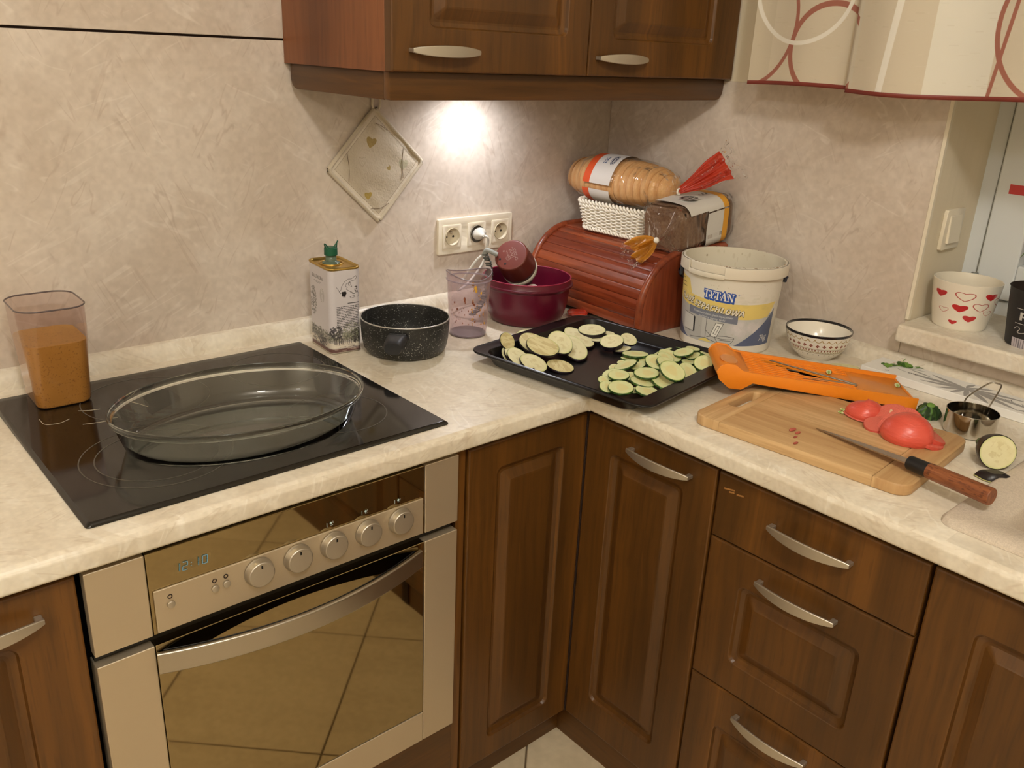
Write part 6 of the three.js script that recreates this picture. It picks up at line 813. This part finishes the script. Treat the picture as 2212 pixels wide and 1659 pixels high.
// ------------------------------------------------------------------ window sill and wall things
{
  const t = thing('flower_pot', 'cream flower pot with red hearts on the window sill', 'flower pot', [0.05, SILL, 0.9345], 1.95);
  const lab = canvasTex(1024, 512, (c) => { c.fillStyle = '#ece4d3'; c.fillRect(0, 0, 1024, 512); const heart = (x, y, s, fill) => { c.save(); c.translate(x, y); c.scale(s, s); c.beginPath(); c.moveTo(0, 10); c.bezierCurveTo(-15, -1, -10, -13, 0, -6); c.bezierCurveTo(10, -13, 15, -1, 0, 10); if (fill) { c.fillStyle = '#c02a2e'; c.fill(); } else { c.lineWidth = 1.2; c.strokeStyle = '#b2524c'; c.stroke(); } c.restore(); }; const U = (d) => 512 + d / 360 * 1024, Vv = (h) => 512 - h / 0.094 * 512;
    for (const [d, h, s, f] of [[-46, 0.07, 4, 1], [0, 0.071, 5, 0], [48, 0.073, 4.1, 1], [-5, 0.047, 4.4, 1], [32, 0.052, 4.6, 0], [-36, 0.039, 3, 0], [16, 0.028, 3.9, 1], [-14, 0.017, 2.6, 1], [50, 0.04, 2.9, 0], [75, 0.062, 4.4, 0], [-95, 0.06, 4.2, 0], [-120, 0.04, 4, 1], [110, 0.04, 4, 1], [150, 0.065, 4.3, 0], [-160, 0.05, 4, 1]]) heart(U(d), Vv(h), s, f); });
  part('pot_wall', latheV([[0.0465, 0], [0.0495, 0.004], [0.0565, 0.04], [0.0615, 0.08], [0.063, 0.0935]], 96, 0, 0.094), phys({ map: lab, roughness: 0.25, clearcoat: 0.4 }), t);
  part('pot_inside', lathe([[0.063, 0.0935], [0.0622, 0.0945], [0.0605, 0.0938], [0.0585, 0.08], [0.0535, 0.04], [0.047, 0.007], [0.0001, 0.006]], 96), phys({ color: 0xe9e0cd, roughness: 0.3, clearcoat: 0.3 }), t); part('pot_foot', lathe([[0.0001, 0.001], [0.044, 0.001], [0.0465, 0]], 64), MAT.white, t);
}
{
  const t = thing('herb_pot', 'black herb pot with white lettering and green leaves at the right picture edge', 'herb pot', [0.04, SILL, 1.078], 1.95);
  const lab = canvasTex(1024, 512, (c) => { c.fillStyle = '#222224'; c.fillRect(0, 0, 1024, 512); c.fillStyle = '#c9c8c2'; c.strokeStyle = '#c9c8c2'; c.font = 'bold 96px sans-serif'; c.textAlign = 'left'; c.fillText('RY', 388, 260); c.fillRect(372, 160, 200, 5); c.fillRect(372, 290, 200, 5); c.lineWidth = 5; c.beginPath(); c.moveTo(372, 350); c.bezierCurveTo(390, 300, 420, 330, 400, 360); c.bezierCurveTo(380, 390, 440, 380, 460, 340); c.bezierCurveTo(480, 320, 500, 340, 480, 370); c.stroke(); c.fillStyle = '#bdb5bb'; c.fillRect(366, 425, 150, 87); c.fillStyle = '#77737a'; for (let i = 0; i < 9; i++) c.fillRect(384 + i * 14, 430, 4 + (i % 3) * 2, 82); });
  part('pot_wall', latheV([[0.047, 0], [0.049, 0.003], [0.056, 0.06], [0.0605, 0.105], [0.062, 0.108]], 80, 0, 0.108), std({ map: lab, roughness: 0.55 }), t); part('pot_inside', lathe([[0.062, 0.108], [0.0585, 0.107], [0.055, 0.085], [0.0001, 0.084]], 64), std({ color: 0x2a1d14, roughness: 0.95 }), t); part('pot_foot', lathe([[0.0001, 0.001], [0.045, 0.001], [0.047, 0]], 48), MAT.black, t);
  const r = rng(19), sh = (s) => { const p = []; for (let i = 0; i <= 16; i++) { const a = i / 16 * 2 * PI; p.push([s * 0.55 * Math.sin(a) * (0.8 + 0.2 * Math.cos(a)), s * Math.cos(a)]); } return p; };
  for (let i = 0; i < 26; i++) { const a = r() * 6.28, q = 0.012 + r() * 0.05, h = 0.1 + r() * 0.07, s = 0.011 + r() * 0.008; part('leaf', at(extrude(sh(s), 0.0006).rotateX(-PI / 2 + 0.5 + r() * 0.6).rotateY(a), q * Math.sin(a), h, q * Math.cos(a)), r() > 0.5 ? MAT.leaf : MAT.leafLight, t); }
  for (let i = 0; i < 6; i++) { const a = i * 1.1, q = 0.02 + 0.02 * r(); part('stem', tube([[q * 0.4 * Math.sin(a), 0.083, q * 0.4 * Math.cos(a)], [q * Math.sin(a), 0.12, q * Math.cos(a)], [q * 1.3 * Math.sin(a), 0.155, q * 1.3 * Math.cos(a)]], 0.0011, 14, 6), MAT.leafLight, t); }
}
{ const t = thing('light_switch', 'cream rocker light switch on the window reveal', 'light switch', [0.098, 1.176, WZ]); part('frame', extrude(rrect(0.081, 0.081, 0.005, 5), 0.0085, { bevel: 0.002 }), MAT.socket, t); part('rocker', at(RB(0.052, 0.056, 0.006, 0.002).applyMatrix4(new THREE.Matrix4().makeRotationX(-0.06)), 0, 0, 0.0095), MAT.socket, t); }
solo('red_tape', box(WD - 0.0128, WD - 0.012, 1.247, 1.266, 0.916, 0.963, 0.0003, 1), std({ color: 0xce4444, roughness: 0.5 }), 'short strip of red tape stuck on the white window sash', 'tape');
{ // valance curtain
  const t = thing('valance_curtain', 'short beige kitchen valance with rust rings and rust hem at the window', 'curtain', [0, 0, 0]);
  const z0 = 0.478, z1 = 1.98, y0 = 1.433, y1 = 2.3, X = (z, y) => { const f = sstep(y1, y0, y) * 0.6 + 0.4, d = z - z0; return -0.122 + f * (0.012 * Math.sin(d * 14.5) + 0.009 * Math.sin(d * 31 + 1)) - 0.018 * sstep(0.7, 0.706, z) * f + 0.018 * sstep(0.715, 0.9, z) * f; };
  const HEM = (z) => y0 - 0.004 * sstep(0.7, 0.705, z) + 0.004 * sstep(0.75, 1.0, z) + 0.003 * Math.sin((z - z0) * 12);
  const W = 2048, H = 1184, Uz = (z) => (z - z0) / (z1 - z0) * W, Vy = (y) => H - (y - y0) / (y1 - y0) * H, S = W / (z1 - z0);
  const cl = canvasTex(W, H, (c) => { c.fillStyle = '#e0d4bd'; c.fillRect(0, 0, W, H); const r = rng(88);
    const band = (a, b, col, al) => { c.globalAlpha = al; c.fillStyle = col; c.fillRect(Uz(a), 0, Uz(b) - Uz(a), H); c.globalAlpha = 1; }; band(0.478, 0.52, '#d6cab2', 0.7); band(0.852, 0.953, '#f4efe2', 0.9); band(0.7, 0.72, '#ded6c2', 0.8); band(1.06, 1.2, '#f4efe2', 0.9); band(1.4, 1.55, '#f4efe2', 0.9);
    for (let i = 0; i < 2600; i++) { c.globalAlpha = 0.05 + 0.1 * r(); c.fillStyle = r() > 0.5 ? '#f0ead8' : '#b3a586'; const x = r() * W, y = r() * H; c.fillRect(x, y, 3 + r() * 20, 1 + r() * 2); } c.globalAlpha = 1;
    const ring = (z, y, R, col, w) => { c.strokeStyle = col; c.lineWidth = w; c.beginPath(); c.arc(Uz(z), Vy(y), R * S, 0, 7); c.stroke(); };
    const rust = '#b0705e', pale = '#fbf6ea'; for (const k of [0, 0.635]) { ring(0.445 + k, 1.55, 0.13, rust, 11); c.save(); c.beginPath(); c.rect(0, 0, Uz(0.714 + k), H); c.clip(); ring(0.652 + k, 1.497, 0.083, rust, 14); c.restore(); ring(0.582 + k, 1.612, 0.104, pale, 11); }
    c.strokeStyle = pale; c.lineWidth = 17; c.beginPath(); c.moveTo(Uz(0.782), Vy(1.43)); c.lineTo(Uz(0.797), Vy(1.62)); c.lineTo(Uz(0.8), 0); c.stroke(); c.strokeStyle = rust; c.lineWidth = 9; c.beginPath(); c.moveTo(Uz(0.956), H); c.lineTo(Uz(0.975), Vy(1.6)); c.stroke(); });
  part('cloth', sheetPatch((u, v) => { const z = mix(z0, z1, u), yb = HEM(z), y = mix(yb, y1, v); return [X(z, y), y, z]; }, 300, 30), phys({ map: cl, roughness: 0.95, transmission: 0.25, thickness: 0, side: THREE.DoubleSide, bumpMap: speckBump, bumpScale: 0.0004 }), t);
  const hp = []; for (let i = 0; i <= 300; i++) { const z = mix(z0, z1, i / 300), y = HEM(z); hp.push([X(z, y), y, z]); } part('hem', loft(hp.map(([x, y, z]) => [[-0.0014, -0.0035], [0.0014, -0.0035], [0.0014, 0.004], [-0.0014, 0.004]].map(([a, b]) => new V3(x + a, y + b, z))), { capA: true, capB: true }), std({ color: 0x7e342a, roughness: 0.5 }), t, 'rust coloured hem ribbon');
  part('curtain_rail', box(-0.135, -0.115, y1 - 0.002, y1 + 0.02, z0, z1, 0.003), MAT.white, t); part('rail_bracket', box(-0.12, 0, y1 + 0.002, y1 + 0.016, 1.2, 1.22, 0.002), MAT.white, t);
}
renderer.render(scene, camera);
